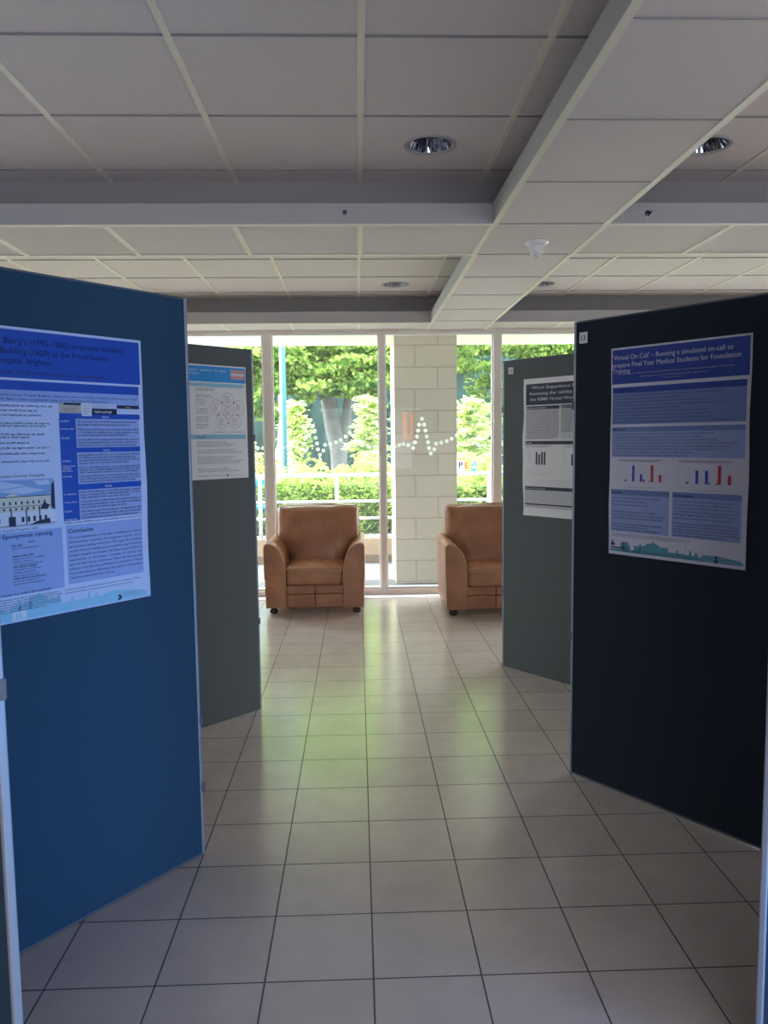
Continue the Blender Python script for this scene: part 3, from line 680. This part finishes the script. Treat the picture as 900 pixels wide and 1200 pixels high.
p.text('title_text', [("'Virtual On Call' \u2013 Running a simulated on-call to", .201, fx(715), fz(.058), .0185), ('prepare Final Year Medical Students for Foundation', .199, fx(757), fz(.093), .0185), ('Training', .199, fx(181), fz(.121), .0180)], 'white', 3)
its = lines(fx(120), fx(725), fz(.121), fz(.131), 1, .0050, 'grey', 0, seed=3) + lines(fx(235), fx(585), fz(.138), fz(.147), 1, .0050, 'grey', 0, seed=4) + lines(fx(355), fx(455), fz(.152), fz(.160), 1, .0040, 'grey', 0, seed=5)
p.art('author_text', its, 3)
p.text('section_heading', [('Introduction', .203, fx(195), fz(.210), .0095, .008), ('Methods', .203, fx(163), fz(.396), .0095, .008), ('Results', .203, fx(152), fz(.701), .0105, .008), ('Discussion', fx(425), fx(527), fz(.701), .0105, .008)], 'deep', 3)
its = []
its += lines(.204, .748, fz(.222), fz(.362), 9, .0046, 'text', .45, seed=21) + lines(.204, .748, fz(.406), fz(.520), 8, .0046, 'text', .45, seed=22)
its += lines(.206, fx(392), fz(.712), fz(.762), 3, .0050, 'text', .4, seed=23) + lines(.206, fx(385), fz(.780), fz(.825), 3, .0050, 'text', .4, seed=24) + lines(.206, fx(380), fz(.842), fz(.880), 3, .0050, 'text', .4, seed=25)
its += lines(fx(425), .742, fz(.712), fz(.805), 6, .0050, 'text', .25, seed=26) + lines(fx(425), .742, fz(.815), fz(.882), 5, .0050, 'text', .3, seed=27)
its += lines(fx(135), fx(365), fz(.532), fz(.545), 2, .0034, 'text', .3, seed=28) + lines(fx(445), fx(735), fz(.532), fz(.545), 2, .0034, 'text', .3, seed=29)
its += lines(fx(185), fx(315), fz(.664), fz(.669), 1, .0022, 'text', .3, seed=30) + lines(fx(510), fx(665), fz(.664), fz(.669), 1, .0022, 'text', .3, seed=31)
its += lines(fx(100), fx(520), fz(.892), fz(.912), 3, .0026, 'text', .3, seed=32)
its += lines(fx(665), fx(790), fz(.955), fz(.98), 2, .0034, 'grey', .3, seed=33)
p.art('body_text', its, 3)
zb_ = fz(.6385)
def bar(x, w, f0, key): return (key, R4(fx(x)-w/2, zb_, fx(x)+w/2, fz(f0)))
its = [('grey', R4(fx(128)-.0008, zb_, fx(128)+.0008, fz(.57))), bar(168, .010, .632, 'dark'), bar(208, .011, .563, 'barblue'), bar(249, .011, .603, 'barblue'), bar(263, .009, .628, 'maroon'), bar(292, .010, .635, 'dark'), bar(306, .011, .560, 'red'), bar(349, .011, .604, 'red')]
p.art('bar_chart', its, 2, label='left chart of blue and red bars')
its = [('grey', R4(fx(443)-.0008, zb_, fx(443)+.0008, fz(.57))), bar(493, .010, .632, 'dark'), bar(543, .0115, .579, 'barblue'), bar(593, .0115, .579, 'barblue'), bar(609, .009, .634, 'dark'), bar(646, .011, .635, 'dark'), bar(661, .0125, .556, 'red'), bar(714, .012, .598, 'red')]
p.art('bar_chart', its, 2, label='right chart of blue and red bars')
sky_art(p, .198, .76, fz(.985), .058, 'teal4')
p.art('footer_logo', [('navy', R4(.203, fz(.956), .222, fz(.944))), ('navy', R4(.207, fz(.944), .213, fz(.930)), 1), ('navy', R4(.203, fz(.968), .268, fz(.962))), ('navy', R4(fx(648), fz(.985), fx(664), fz(.972))), ('navy', R4(fx(650), fz(.968), fx(662), fz(.955)))], 3)

def sticker(A, B, u0, u1, z0, z1, s, label):
    q = Sheet('number_sticker', A, B, u0, u1, z0, z1, label)
    w = u1-u0
    q.text('number', [(s, u0+w*.24, u1-w*.24, z0+(z1-z0)*.26, (z1-z0)*.48, .015)], 'black', 1)
sticker(A4, B4, .030, .071, 1.874, 1.920, '13', 'small white sticker reading 13 at the corner of the near right board')
sticker(A3, B3, .047, .088, 1.882, 1.923, '11', 'small white sticker reading 11 at the corner of the far right board')

# ------------------------------------------------------------------ ARMCHAIRS
def rounded(bm, x0, x1, y0, y1, z0, z1, n=14, ex=7.0, puff=(0, 0, 0)):
    """superellipsoid-like cushion block"""
    cx, cy, cz = (x0+x1)/2, (y0+y1)/2, (z0+z1)/2; hx, hy, hz = (x1-x0)/2, (y1-y0)/2, (z1-z0)/2
    bm2 = bmesh.new(); bmesh.ops.create_cube(bm2, size=2); bmesh.ops.subdivide_edges(bm2, edges=bm2.edges[:], cuts=n, use_grid_fill=True)
    for v in bm2.verts:
        c = v.co; m = (abs(c.x)**ex + abs(c.y)**ex + abs(c.z)**ex)**(1/ex); q = c/m
        px, py, pz = q.x, q.y, q.z
        bz = puff[2]*max(0, 1-c.x**2)*max(0, 1-c.y**2); by = puff[1]*max(0, 1-c.x**2)*max(0, 1-c.z**2)
        v.co = Vector((cx+px*hx, cy+py*hy + by*(1 if py > 0 else -1)*abs(py), cz+pz*hz + bz*(1 if pz > 0 else -.3)*abs(pz)))
    vm = {}
    for v in bm2.verts: vm[v] = bm.verts.new(v.co)
    for f in bm2.faces: bm.faces.new([vm[v] for v in f.verts])
    bm2.free()
HALF, D = .428, .745
arm_prof = [(-.418, .052), (-.424, .30), (-.428, .565), (-.423, .592), (-.400, .606), (-.368, .603), (-.335, .585), (-.305, .555), (-.280, .515), (-.262, .465), (-.252, .41), (-.247, .33), (-.245, .20), (-.245, .052)]
def make_chair(label, loc, rz):
    e = tag(empty('leather_armchair', loc, rz), label, 'armchair', 'leather armchairs by the window')
    y0, y1 = -D/2, D/2
    for s in (1, -1):
        bm = bmesh.new(); rings = []
        for t in (0, .02, .25, .5, .75, 1):
            y = y0 + .008 + (y1-y0-.03)*t; lift = .018*t; sh = .985 if t == 0 else 1
            rings.append([bm.verts.new((s*((x+.335)*sh-.335), y - (.008 if t else 0)*0, .052+(z-.052)*(sh) + (lift if z > .4 else 0))) for x, z in arm_prof])
        for a, b in zip(rings, rings[1:]):
            for k in range(len(arm_prof)): bm.faces.new((a[k], a[(k+1) % len(arm_prof)], b[(k+1) % len(arm_prof)], b[k]))
        bm.faces.new(rings[0]); bm.faces.new(rings[-1])
        arm = from_bm('arm', bm, M_LEATHER, e, bevel=.010, seg=3)
        for q in arm.data.polygons: q.use_smooth = True
        # front facing panel of the arm with piped edge
        bm = bmesh.new()
        fr = [bm.verts.new((s*x*1.0, y0+.002, z)) for x, z in arm_prof]; bk = [bm.verts.new((s*x, y0+.012, z)) for x, z in arm_prof]
        bm.faces.new(fr)
        for k in range(len(arm_prof)): bm.faces.new((fr[k], fr[(k+1) % len(fr)], bk[(k+1) % len(fr)], bk[k]))
        from_bm('arm_front', bm, M_LEATHER, arm, bevel=.004)
        bm = bmesh.new(); tube(bm, [(s*x*1.002, y0+.006, z+.002) for x, z in arm_prof[1:-1]], .0045, 8); from_bm('piping', bm, M_PIPE, arm, smooth=True)
    # base rails under the cushion
    for z0_, z1_, yf in ((.052, .168, y0+.030), (.171, .243, y0+.026)):
        bm = bmesh.new(); box(bm, -.246, -.001, yf, y0+.12, z0_, z1_); box(bm, .001, .246, yf, y0+.12, z0_, z1_)
        from_bm('front_rail', bm, M_LEATHER, e, bevel=.009, seg=3)
    boxo('seat_base', M_LEATHER, e, -.25, .25, y0+.12, y1-.10, .055, .245)
    bm = bmesh.new(); rounded(bm, -.252, .252, y0-.004, .16, .240, .405, ex=9, puff=(0, .006, .022)); 
    for v in bm.verts:   # soft creases near the front right corner and sag
        v.co.z += .004*math.sin(v.co.x*24+1)*math.sin(v.co.y*11)
        if v.co.z > .36: v.co.z += .018*max(0, (v.co.y+.1))/.3
        d = math.hypot(v.co.x-.20, v.co.z-.30)
        if v.co.y < y0+.05: v.co.y += .010*math.exp(-((v.co.x-.2-(v.co.z-.3)*-.35)/.014)**2)*(1 if v.co.z < .38 else 0)
    cush = from_bm('seat_cushion', bm, M_LEATHER, e, smooth=True)
    bm = bmesh.new(); tube(bm, [(-.245, y0+.006, .372), (-.12, y0-.006, .380), (0, y0-.008, .382), (.12, y0-.006, .380), (.245, y0+.006, .372)], .0035, 8); from_bm('piping', bm, M_PIPE, cush, smooth=True)
    # backrest: pillow wide at the top, tucked in between the arms below
    def hw(z):
        if z > .63: return .372
        t = max(0, min(1, (z-.42)/.21)); return .245 + .127*(t**1.15)
    bm = bmesh.new(); rings = []; nz = 26; na = 56
    for j in range(nz+1):
        t = j/nz; z = .36 + .53*t; w = hw(z); d = .115
        edge = min(t, 1-t)
        rr = 1.0
        if 1-t < .12: rr = math.sqrt(max(0.0, 1-((.12-(1-t))/.12)**2)); w = w - .028*(1-rr); d = d*(.20+.80*rr)
        yc = .10 + .13*(z-.36)/.53
        ring = []
        for k in range(na):
            a = 2*PI*k/na; cx_, sy_ = math.cos(a), math.sin(a); ex = 2/4.2
            x = w*math.copysign(abs(cx_)**ex, cx_); y = d*math.copysign(abs(sy_)**ex, sy_)
            puff = (1-min(1, (x/w)**2))*math.sin(PI*min(1, max(0, t)))
            if y < 0:
                y -= .030*puff
                y += .034*math.exp(-((x)**2/.012+(z-.66)**2/.006))       # centre dimple
                y += .009*math.sin(x*30+z*18)*math.exp(-((x)**2/.05+(z-.64)**2/.02))
                y += .005*math.sin(z*60+x*10)*max(0, (z-.78)/.1)
            ztop = .010*math.cos(x*4.2)*max(0, (t-.8)/.2) - .006*max(0, (t-.85)/.15)*math.sin(x*18)
            ring.append(bm.verts.new((x, yc+y, z+ztop)))
        rings.append(ring)
    for a, b in zip(rings, rings[1:]):
        for k in range(na): bm.faces.new((a[k], a[(k+1) % na], b[(k+1) % na], b[k]))
    bm.faces.new(rings[0]); bm.faces.new(rings[-1])
    back = from_bm('backrest', bm, M_LEATHER, e, smooth=True)
    bm = bmesh.new(); tp = []
    for z in (.62, .66, .72, .80, .855): tp.append((-.373, .10+.13*(z-.36)/.53-.06, z))
    tp += [(-.352, .155, .884), (-.2, .148, .892), (0, .146, .895), (.2, .148, .892), (.352, .155, .884)]
    for z in (.855, .80, .72, .66, .62): tp.append((.374, .10+.13*(z-.36)/.53-.07, z))
    tube(bm, tp, .004, 8); from_bm('piping', bm, M_PIPE, back, smooth=True)
    bm = bmesh.new(); q = [(-.38, .05), (.38, .05), (.38, .60), (.34, .83), (-.34, .83), (-.38, .60)]
    f_ = [bm.verts.new((x, y1-.13, z)) for x, z in q]; b_ = [bm.verts.new((x, y1-.012, z)) for x, z in q]
    bm.faces.new(f_); bm.faces.new(b_)
    for k in range(6): bm.faces.new((f_[k], f_[(k+1) % 6], b_[(k+1) % 6], b_[k]))
    from_bm('back_frame', bm, M_LEATHER, e, bevel=.015, seg=3)
    for sx in (-1, 1):
        for yy in (y0+.055, y1-.07):
            bm = bmesh.new(); lathe(bm, [(.022, 0), (.034, .006), (.038, .018), (.036, .032), (.026, .042), (.026, .056)], sx*.358, yy, n=24)
            from_bm('leg', bm, M_LEG, e, smooth=True)
    return e
make_chair('tan leather armchair standing alone left of the stone pillar', (-.372, 6.99, 0), math.radians(-1.5))
make_chair('tan leather armchair on the right, half hidden by the board tagged 11', (1.150, 6.80, 0), 0)

# ------------------------------------------------------------------ OUTSIDE
bm = bmesh.new(); box(bm, -14, 16, YG+.05, 30, -.14, -.02); struct(from_bm('floor_outside', bm, M_PAVE), 'grey paving outside the windows', 'ground')
bm = bmesh.new(); box(bm, XL-.3, XR+.3, YG+.08, 9.0, 2.545, 2.60); struct(from_bm('ceiling_outside', bm, M_SOFFIT), 'white soffit overhanging the glass wall outside', 'ceiling')
bm = bmesh.new()
for k in range(-3, 6): box(bm, k*1.1+.55, k*1.1+.558, YG+.1, 8.98, 2.543, 2.5455)
struct(from_bm('trim_9', bm, MATS['frame_paint']), 'thin joints of the outside soffit', 'ceiling trim')
bm = bmesh.new(); box(bm, .345+.045, 1.032, 8.10, 9.0, -.02, 2.545)
struct(from_bm('wall_pillar', bm, M_STONE), 'square pillar of pale stone blocks just outside the glass', 'pillar')
for x0, x1, lab in ((.474, .520, 'wider terracotta-coloured strip standing in for a brick reflection, left on the stone pillar'), (.553, .582, 'narrower terracotta-coloured strip standing in for a brick reflection, second on the stone pillar')):
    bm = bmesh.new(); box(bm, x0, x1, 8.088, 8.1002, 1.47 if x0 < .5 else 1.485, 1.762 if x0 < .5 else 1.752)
    tag(from_bm('brick_reflection', bm, M_BRICKREFL), lab, 'reflection strip')  # reflection in the glass, put in as added strips on the pillar
# low planter wall and railing
e = tag(empty('planter_wall', (0, 9.5, -.02)), 'low tan rendered planter wall under the white railing', 'wall')
boxo('wall_face', M_KERB, e, -8, 9, 0, .22, .10, .30); boxo('wall_base', M_KERBD, e, -8, 9, -.012, .21, 0, .10)
e = tag(empty('railing', (0, 9.62, .28)), 'white tubular railing along the planter outside', 'railing')
for z in (1.052, .728, .52, .298):
    bm = bmesh.new(); tube(bm, [(-7, 0, z-.28), (8, 0, z-.28)], .024 if z > 1 else .017, 12); from_bm('rail', bm, M_RAIL, e, smooth=True)
for k in range(-4, 6):
    x = -.258 + .94*k
    bm = bmesh.new(); tube(bm, [(x, 0, 0), (x, 0, .78)], .022, 12); from_bm('post', bm, M_RAIL, e, smooth=True)

rng = np.random.default_rng(4)
def leaf_mesh(name, centers, size, m, parent=None, flat=.4, sizes=None):
    """folded leaf blades scattered on the given centres, one mesh"""
    n = len(centers); size = (size*(.6+.8*rng.random(n)))[:, None]
    up = rng.normal(size=(n, 3)); up[:, 2] = np.abs(up[:, 2])+flat; up[:, 1] -= .25; up /= np.linalg.norm(up, axis=1)[:, None]
    t = rng.normal(size=(n, 3)); t -= (t*up).sum(1)[:, None]*up; t /= np.linalg.norm(t, axis=1)[:, None]; b = np.cross(up, t)
    P = np.stack([centers - t*size*.5, centers + b*size*.28 + up*size*.08, centers + t*size*.55, centers - b*size*.28 + up*size*.08], 1).reshape(-1, 3)
    me = bpy.data.meshes.new(name)
    me.vertices.add(4*n); me.vertices.foreach_set('co', P.ravel())
    me.loops.add(6*n); me.polygons.add(2*n)
    base = (np.arange(n)*4)[:, None]; idx = (base + np.array([[0, 1, 2, 0, 2, 3]])).ravel()
    me.loops.foreach_set('vertex_index', idx); me.polygons.foreach_set('loop_start', np.arange(2*n)*3)
    me.update(); me.validate()
    return link(name, me, m, parent)
def blob(n, c, r, shell=.5):
    d = rng.normal(size=(n, 3)); d /= np.linalg.norm(d, axis=1)[:, None]
    rad = (shell + (1-shell)*rng.random(n))[:, None]; return np.array(c) + d*rad*np.array(r)
def clumps(n, c, r, k, cr):
    cc = blob(k, c, r, .3); out = [blob(n//k, q, np.array(cr)*(.6+.7*rng.random()), .2) for q in cc]; return np.concatenate(out)
L_BRIGHT = leafmat('leaf_bright', (.15, .27, .035), (.52, .60, .18), .5, 12)
L_MID = leafmat('leaf_mid', (.06, .15, .035), (.42, .52, .12), .5, 6)
L_DARK = leafmat('leaf_dark', (.012, .035, .028), (.06, .13, .075), .3, 2.5)
L_SHRUB = leafmat('leaf_shrub', (.24, .36, .07), (.68, .72, .30), .5, 8)
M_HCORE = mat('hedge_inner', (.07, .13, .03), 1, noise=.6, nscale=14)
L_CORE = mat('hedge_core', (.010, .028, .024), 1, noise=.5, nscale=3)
SOIL = tag(boxo('planting_bed', M_SOIL, None, -8, 9, 9.72, 28, -.019, .28), 'dark soil bed behind the planter wall', 'soil'); SOIL['kind'] = 'structure'
# hedge just behind the railing
e = tag(empty('hedge', (0, 10.15, .27)), 'low bright green hedge behind the white railing', 'hedge')
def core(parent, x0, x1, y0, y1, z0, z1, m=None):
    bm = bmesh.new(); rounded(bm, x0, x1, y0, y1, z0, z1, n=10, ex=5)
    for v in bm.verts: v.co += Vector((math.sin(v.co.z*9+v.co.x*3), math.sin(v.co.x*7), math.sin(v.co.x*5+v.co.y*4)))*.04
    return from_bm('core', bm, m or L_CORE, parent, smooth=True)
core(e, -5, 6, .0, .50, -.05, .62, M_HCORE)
n = 30000
cx_ = rng.uniform(-4.2, 5.2, n); zz = rng.random(n)**.8; cz_ = zz*(.92 + .07*np.sin(cx_*4.3+1) + .06*np.sin(cx_*9) + .05*np.sin(cx_*23))-.02; cy_ = np.where(rng.random(n) < .6, rng.uniform(-.22, .1, n) - .05*np.sin(cx_*11+cz_*9), rng.uniform(0, .6, n))
leaf_mesh('leaves', np.stack([cx_, cy_, cz_], 1), .056, L_BRIGHT, e)
# upright shrubs
def shrub(label, x, y, h, n, w=.33):
    e = tag(empty('garden_shrub', (x, y, .27)), label, 'shrub', 'leafy shrubs behind the railing')
    pts = []
    nb = 60
    for k in range(nb):
        t = ((k+.5)/nb)**.85; z = h*(.05+.93*t); r = w*(1.12-.85*t)*(.65+.6*rng.random()); a = k*2.4+rng.normal()*.3
        q = np.linspace(.1, 1, 6)[:, None]*r
        c_ = np.concatenate([q*math.cos(a), q*math.sin(a), z+.22*q*(1-t)-.25*q*q], 1)
        for cc in c_: pts.append(cc + rng.normal(size=(max(4, n//(nb*6)), 3))*np.array([.050, .050, .020]))
    leaf_mesh('leaves', np.concatenate(pts), .075, L_SHRUB, e, flat=1.6)
    bm = bmesh.new(); tube(bm, [(0,0,-.02), (.02,0,h*.5), (-.01,.02,h*.98)], [.02, .014, .005], 8)
    for k in range(8):
        a = k*2.4; z = h*(.2+.08*k); tube(bm, [(0, 0, z), (w*.6*math.cos(a), w*.6*math.sin(a), z+.06)], [.008, .004], 6)
    from_bm('stem', bm, M_BARKD, e, smooth=True)
shrub('tall pale-tipped shrub outside, left of the grey tree trunk', -.88, 11.35, 1.80, 2400, .40)
shrub('tall pale-tipped shrub outside, right of the grey tree trunk', .20, 11.45, 1.86, 4200, .50)
shrub('bushy pale shrub outside, seen right of the stone pillar', 1.70, 11.5, 1.82, 5200, .62)
shrub('small pale shrub outside, beside the teal post', -1.62, 11.4, 1.25, 1000, .3)
# trees
def tree(label, x, y, trunk, cl, m, lsize, grp='trees outside the window', bark=M_BARK, corer=None):
    e = tag(empty('garden_tree', (x, y, .27)), label, 'tree', grp)
    bm = bmesh.new()
    for pts, rads in trunk: tube(bm, pts, rads, 14)
    from_bm('trunk', bm, bark, e, smooth=True)
    leaf_mesh('foliage', np.concatenate([clumps(*c) for c in cl]), lsize, m, e)
    return e
tree('big grey-barked tree with a forked trunk behind the left window bay', -.33, 15.0,
     [([(.05,0,-.02), (-.02,0,.5), (-.02,0,1.0), (-.12,0,1.5), (-.22,0,2.1), (-.30,.1,3.0), (-.35,.1,4.3)], [.18, .15, .165, .17, .15, .13, .09]),
      ([(-.02,0,.9), (.10,0,1.4), (.16,0,1.9), (.32,.1,2.8), (.7,.1,4.0)], [.11, .10, .09, .075, .05]),
      ([(-.2,0,1.95), (-.9,-.5,2.5), (-1.8,-1.0,2.75)], [.06, .045, .03]), ([(.2,0,2.2), (1.0,-.6,2.65), (2.0,-1.2,2.8)], [.06, .04, .03])],
     [(34000, (0,-1.4,2.82), (2.6,1.5,.86), 210, (.42,.42,.10)), (15000, (-.2,-.2,4.6), (2.5,1.6,1.7), 90, (.5,.5,.25)), (3600, (.0,-1.6,2.12), (1.3,.6,.26), 22, (.22,.2,.10))], L_MID, .088)
tree('green tree with low spreading leaves behind the far-left board', -4.0, 13.8,
     [([(0,0,-.02), (.05,0,1.2), (0,0,2.6), (.2,0,3.8)], [.13, .11, .08, .05])],
     [(16000, (.1,0,2.4), (1.35,1.2,1.2), 70, (.36,.36,.24)), (8000, (.3,0,4.4), (1.6,1.2,1.6), 50, (.45,.45,.25)), (9000, (2.2,-.6,2.35), (.75,.5,1.0), 45, (.26,.26,.18))], L_MID, .085)
tree('green tree with sloping branches outside, right of the stone pillar', 3.5, 14.2,
     [([(0,0,-.02), (-.15,0,1.2), (-.1,0,2.2), (.2,0,3.8)], [.16, .13, .10, .06]), ([(-.1,0,1.3), (-.9,-.3,2.2), (-.3,-.5,3.1)], [.09, .07, .04]), ([(-.8,-.2,2.1), (-1.4,-.4,1.55)], [.05, .03])],
     [(22000, (-.1,-.6,3.0), (1.75,1.3,1.0), 140, (.40,.40,.12)), (10000, (0,0,4.8), (1.8,1.3,1.6), 60, (.45,.45,.25)), (9000, (-.1,.2,1.9), (1.5,.5,.8), 60, (.3,.3,.2))], L_MID, .088)
for i, (x, lab) in enumerate(((-8.0, 'dark evergreen far behind the left board'), (-3.9, 'dark evergreen filling the back, left of the grey trunk'), (.2, 'dark evergreen filling the back, behind the grey trunk'), (4.3, 'dark evergreen at the back, right of the stone pillar'), (8.4, 'dark evergreen far behind the right boards'))):
    e = tag(empty('evergreen_tree', (x, 19.5+.4*(i % 2), .27)), lab, 'tree', 'dark evergreens at the back')
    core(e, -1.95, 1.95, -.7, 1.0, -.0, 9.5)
    bm = bmesh.new(); tube(bm, [(0,0,-.02), (0,0,3)], [.2, .15], 10); from_bm('trunk', bm, M_BARKD, e)
    c_ = np.concatenate([clumps(9000, (0,-.3,3.6), (1.75,.8,5.2), 120, (.4,.3,.4))]); c_[:, 2] = np.abs(c_[:, 2])
    leaf_mesh('foliage', c_, .17, L_DARK, e)
# teal post, blue bench
e = tag(empty('sign_post', (-1.0, 10.82, .27)), 'slim two-tone teal post rising behind the railing', 'post')
boxo('pole', M_TEAL, e, -.008, .040, -.03, .03, 0, 3.6); boxo('pale_edge', M_TEALL, e, -.040, -.008, -.03, .03, 0, 3.6)
e = tag(empty('park_bench', (-1.30, 9.84, .28)), 'bright blue bench rails glimpsed behind the railing at the left', 'bench')
boxo('back_slat', M_BLUEP, e, -.35, .26, -.01, .02, .64, .72, bevel=.006); boxo('seat_slat', M_BLUEP, e, -.35, .24, -.16, .02, .36, .40, bevel=.006)
boxo('leg', M_BLUEP, e, -.33, -.29, -.01, .02, 0, .64); boxo('leg', M_BLUEP, e, .18, .22, -.01, .02, 0, .64)
# letters card behind the railing
e = tag(empty('letter_sign', (1.36, 9.70, 1.045)), 'small clear sign with coloured letters above the railing, right of the pillar', 'sign')
boxo('card', M_FRAMEW, e, -.125, -.045, 0, .006, .0, .17)
def mini(name, s, x, z, h, m, e):
    vs, fs = glyphs(s, .03); k = h/.70; x0 = vs[:, 0].min()
    me = bpy.data.meshes.new(name); me.from_pydata([((a-x0)*k+x, -.004, z+b*k) for a, b in vs], [], fs); me.update(); return link(name, me, m, e)
mini('letter', 'P', -.105, .075, .075, I('deep'), e); mini('letter', 'E', -.030, .070, .075, I('red'), e); mini('letter', 'A', .055, .09, .075, I('royal'), e)
for x, z, r, m in ((.005, .045, .022, I('orange')), (.085, .04, .034, I('cyan'))):
    bm = bmesh.new(); bmesh.ops.create_circle(bm, cap_ends=True, segments=18, radius=r); bmesh.ops.rotate(bm, verts=bm.verts, cent=(0,0,0), matrix=Matrix.Rotation(PI/2, 3, 'X'))
    bmesh.ops.translate(bm, verts=bm.verts, vec=(x, -.004, z)); from_bm('dot', bm, m, e)
boxo('backing', mat('clear_card', (.75,.8,.75), .3), e, -.045, .125, 0, .004, 0, .015)

# ------------------------------------------------------------------ LIGHT
w = bpy.data.worlds.new('World'); scene.world = w; w.use_nodes = True
wn = w.node_tree; bg = wn.nodes['Background']; bg.inputs['Color'].default_value = (.80, .91, 1.0, 1); bg.inputs['Strength'].default_value = 24
sun = bpy.data.lights.new('sun', 'SUN'); sun.energy = 18; sun.angle = math.radians(1.2); sun.color = (1, .95, .84)
so = bpy.data.objects.new('sun', sun); C.objects.link(so)
so.rotation_euler = Vector((.75, -.30, -1.15)).to_track_quat('-Z', 'Y').to_euler()
def area(name, loc, target, sx, sy, power, col, spread=180):
    l = bpy.data.lights.new(name, 'AREA'); l.shape = 'RECTANGLE'; l.size = sx; l.size_y = sy; l.energy = power; l.color = col; l.spread = math.radians(spread)
    o = bpy.data.objects.new(name, l); C.objects.link(o); o.location = loc; o.rotation_euler = (Vector(target)-Vector(loc)).to_track_quat('-Z', 'Y').to_euler(); return o
# daylight through the glass wall (portal), then two added fill lamps
po = area('window_portal', ((XL+XR)/2, 7.50, 1.27), ((XL+XR)/2, 0, 1.27), XR-XL, 2.4, 1, (1,1,1)); po.data.cycles.is_portal = True
area('back_fill_light', (1.4, YB+.25, 1.5), (1.4, 0, 1.4), 4.6, 1.4, 140, (.76, .83, 1.0))  # added cool fill before the solid back wall, no window there
area('blue_fill_light', (2.3, .5, .45), (-.9, 2.35, .45), .9, .5, 13, (.10, .42, 1.0), 80)  # added low blue fill on the left boards, source unseen

# ------------------------------------------------------------------ CAMERA
cam = bpy.data.cameras.new('camera'); co = bpy.data.objects.new('camera', cam); C.objects.link(co); scene.camera = co
cam.sensor_fit = 'VERTICAL'; cam.sensor_height = 36; cam.sensor_width = 27; cam.lens = 917.2/1200*36
r = Vector((0.99935257, -0.03419944, -0.01117344)); u = Vector((0.01427957, 0.09197184, 0.99565922)); fw = Vector((0.03302334, 0.99517415, -0.09240065))
M = Matrix((( r.x, u.x, -fw.x, 0), (r.y, u.y, -fw.y, 0), (r.z, u.z, -fw.z, CAM_H), (0,0,0,1)))
co.matrix_world = M; cam.clip_start = .05; cam.clip_end = 200
scene.view_settings.view_transform = 'Standard'; scene.view_settings.look = 'None'; scene.view_settings.exposure = 0
scene.cycles.max_bounces = 10; scene.cycles.diffuse_bounces = 6; scene.cycles.glossy_bounces = 4; scene.cycles.transparent_max_bounces = 12
scene.cycles.sample_clamp_indirect = 6; scene.cycles.use_denoising = True
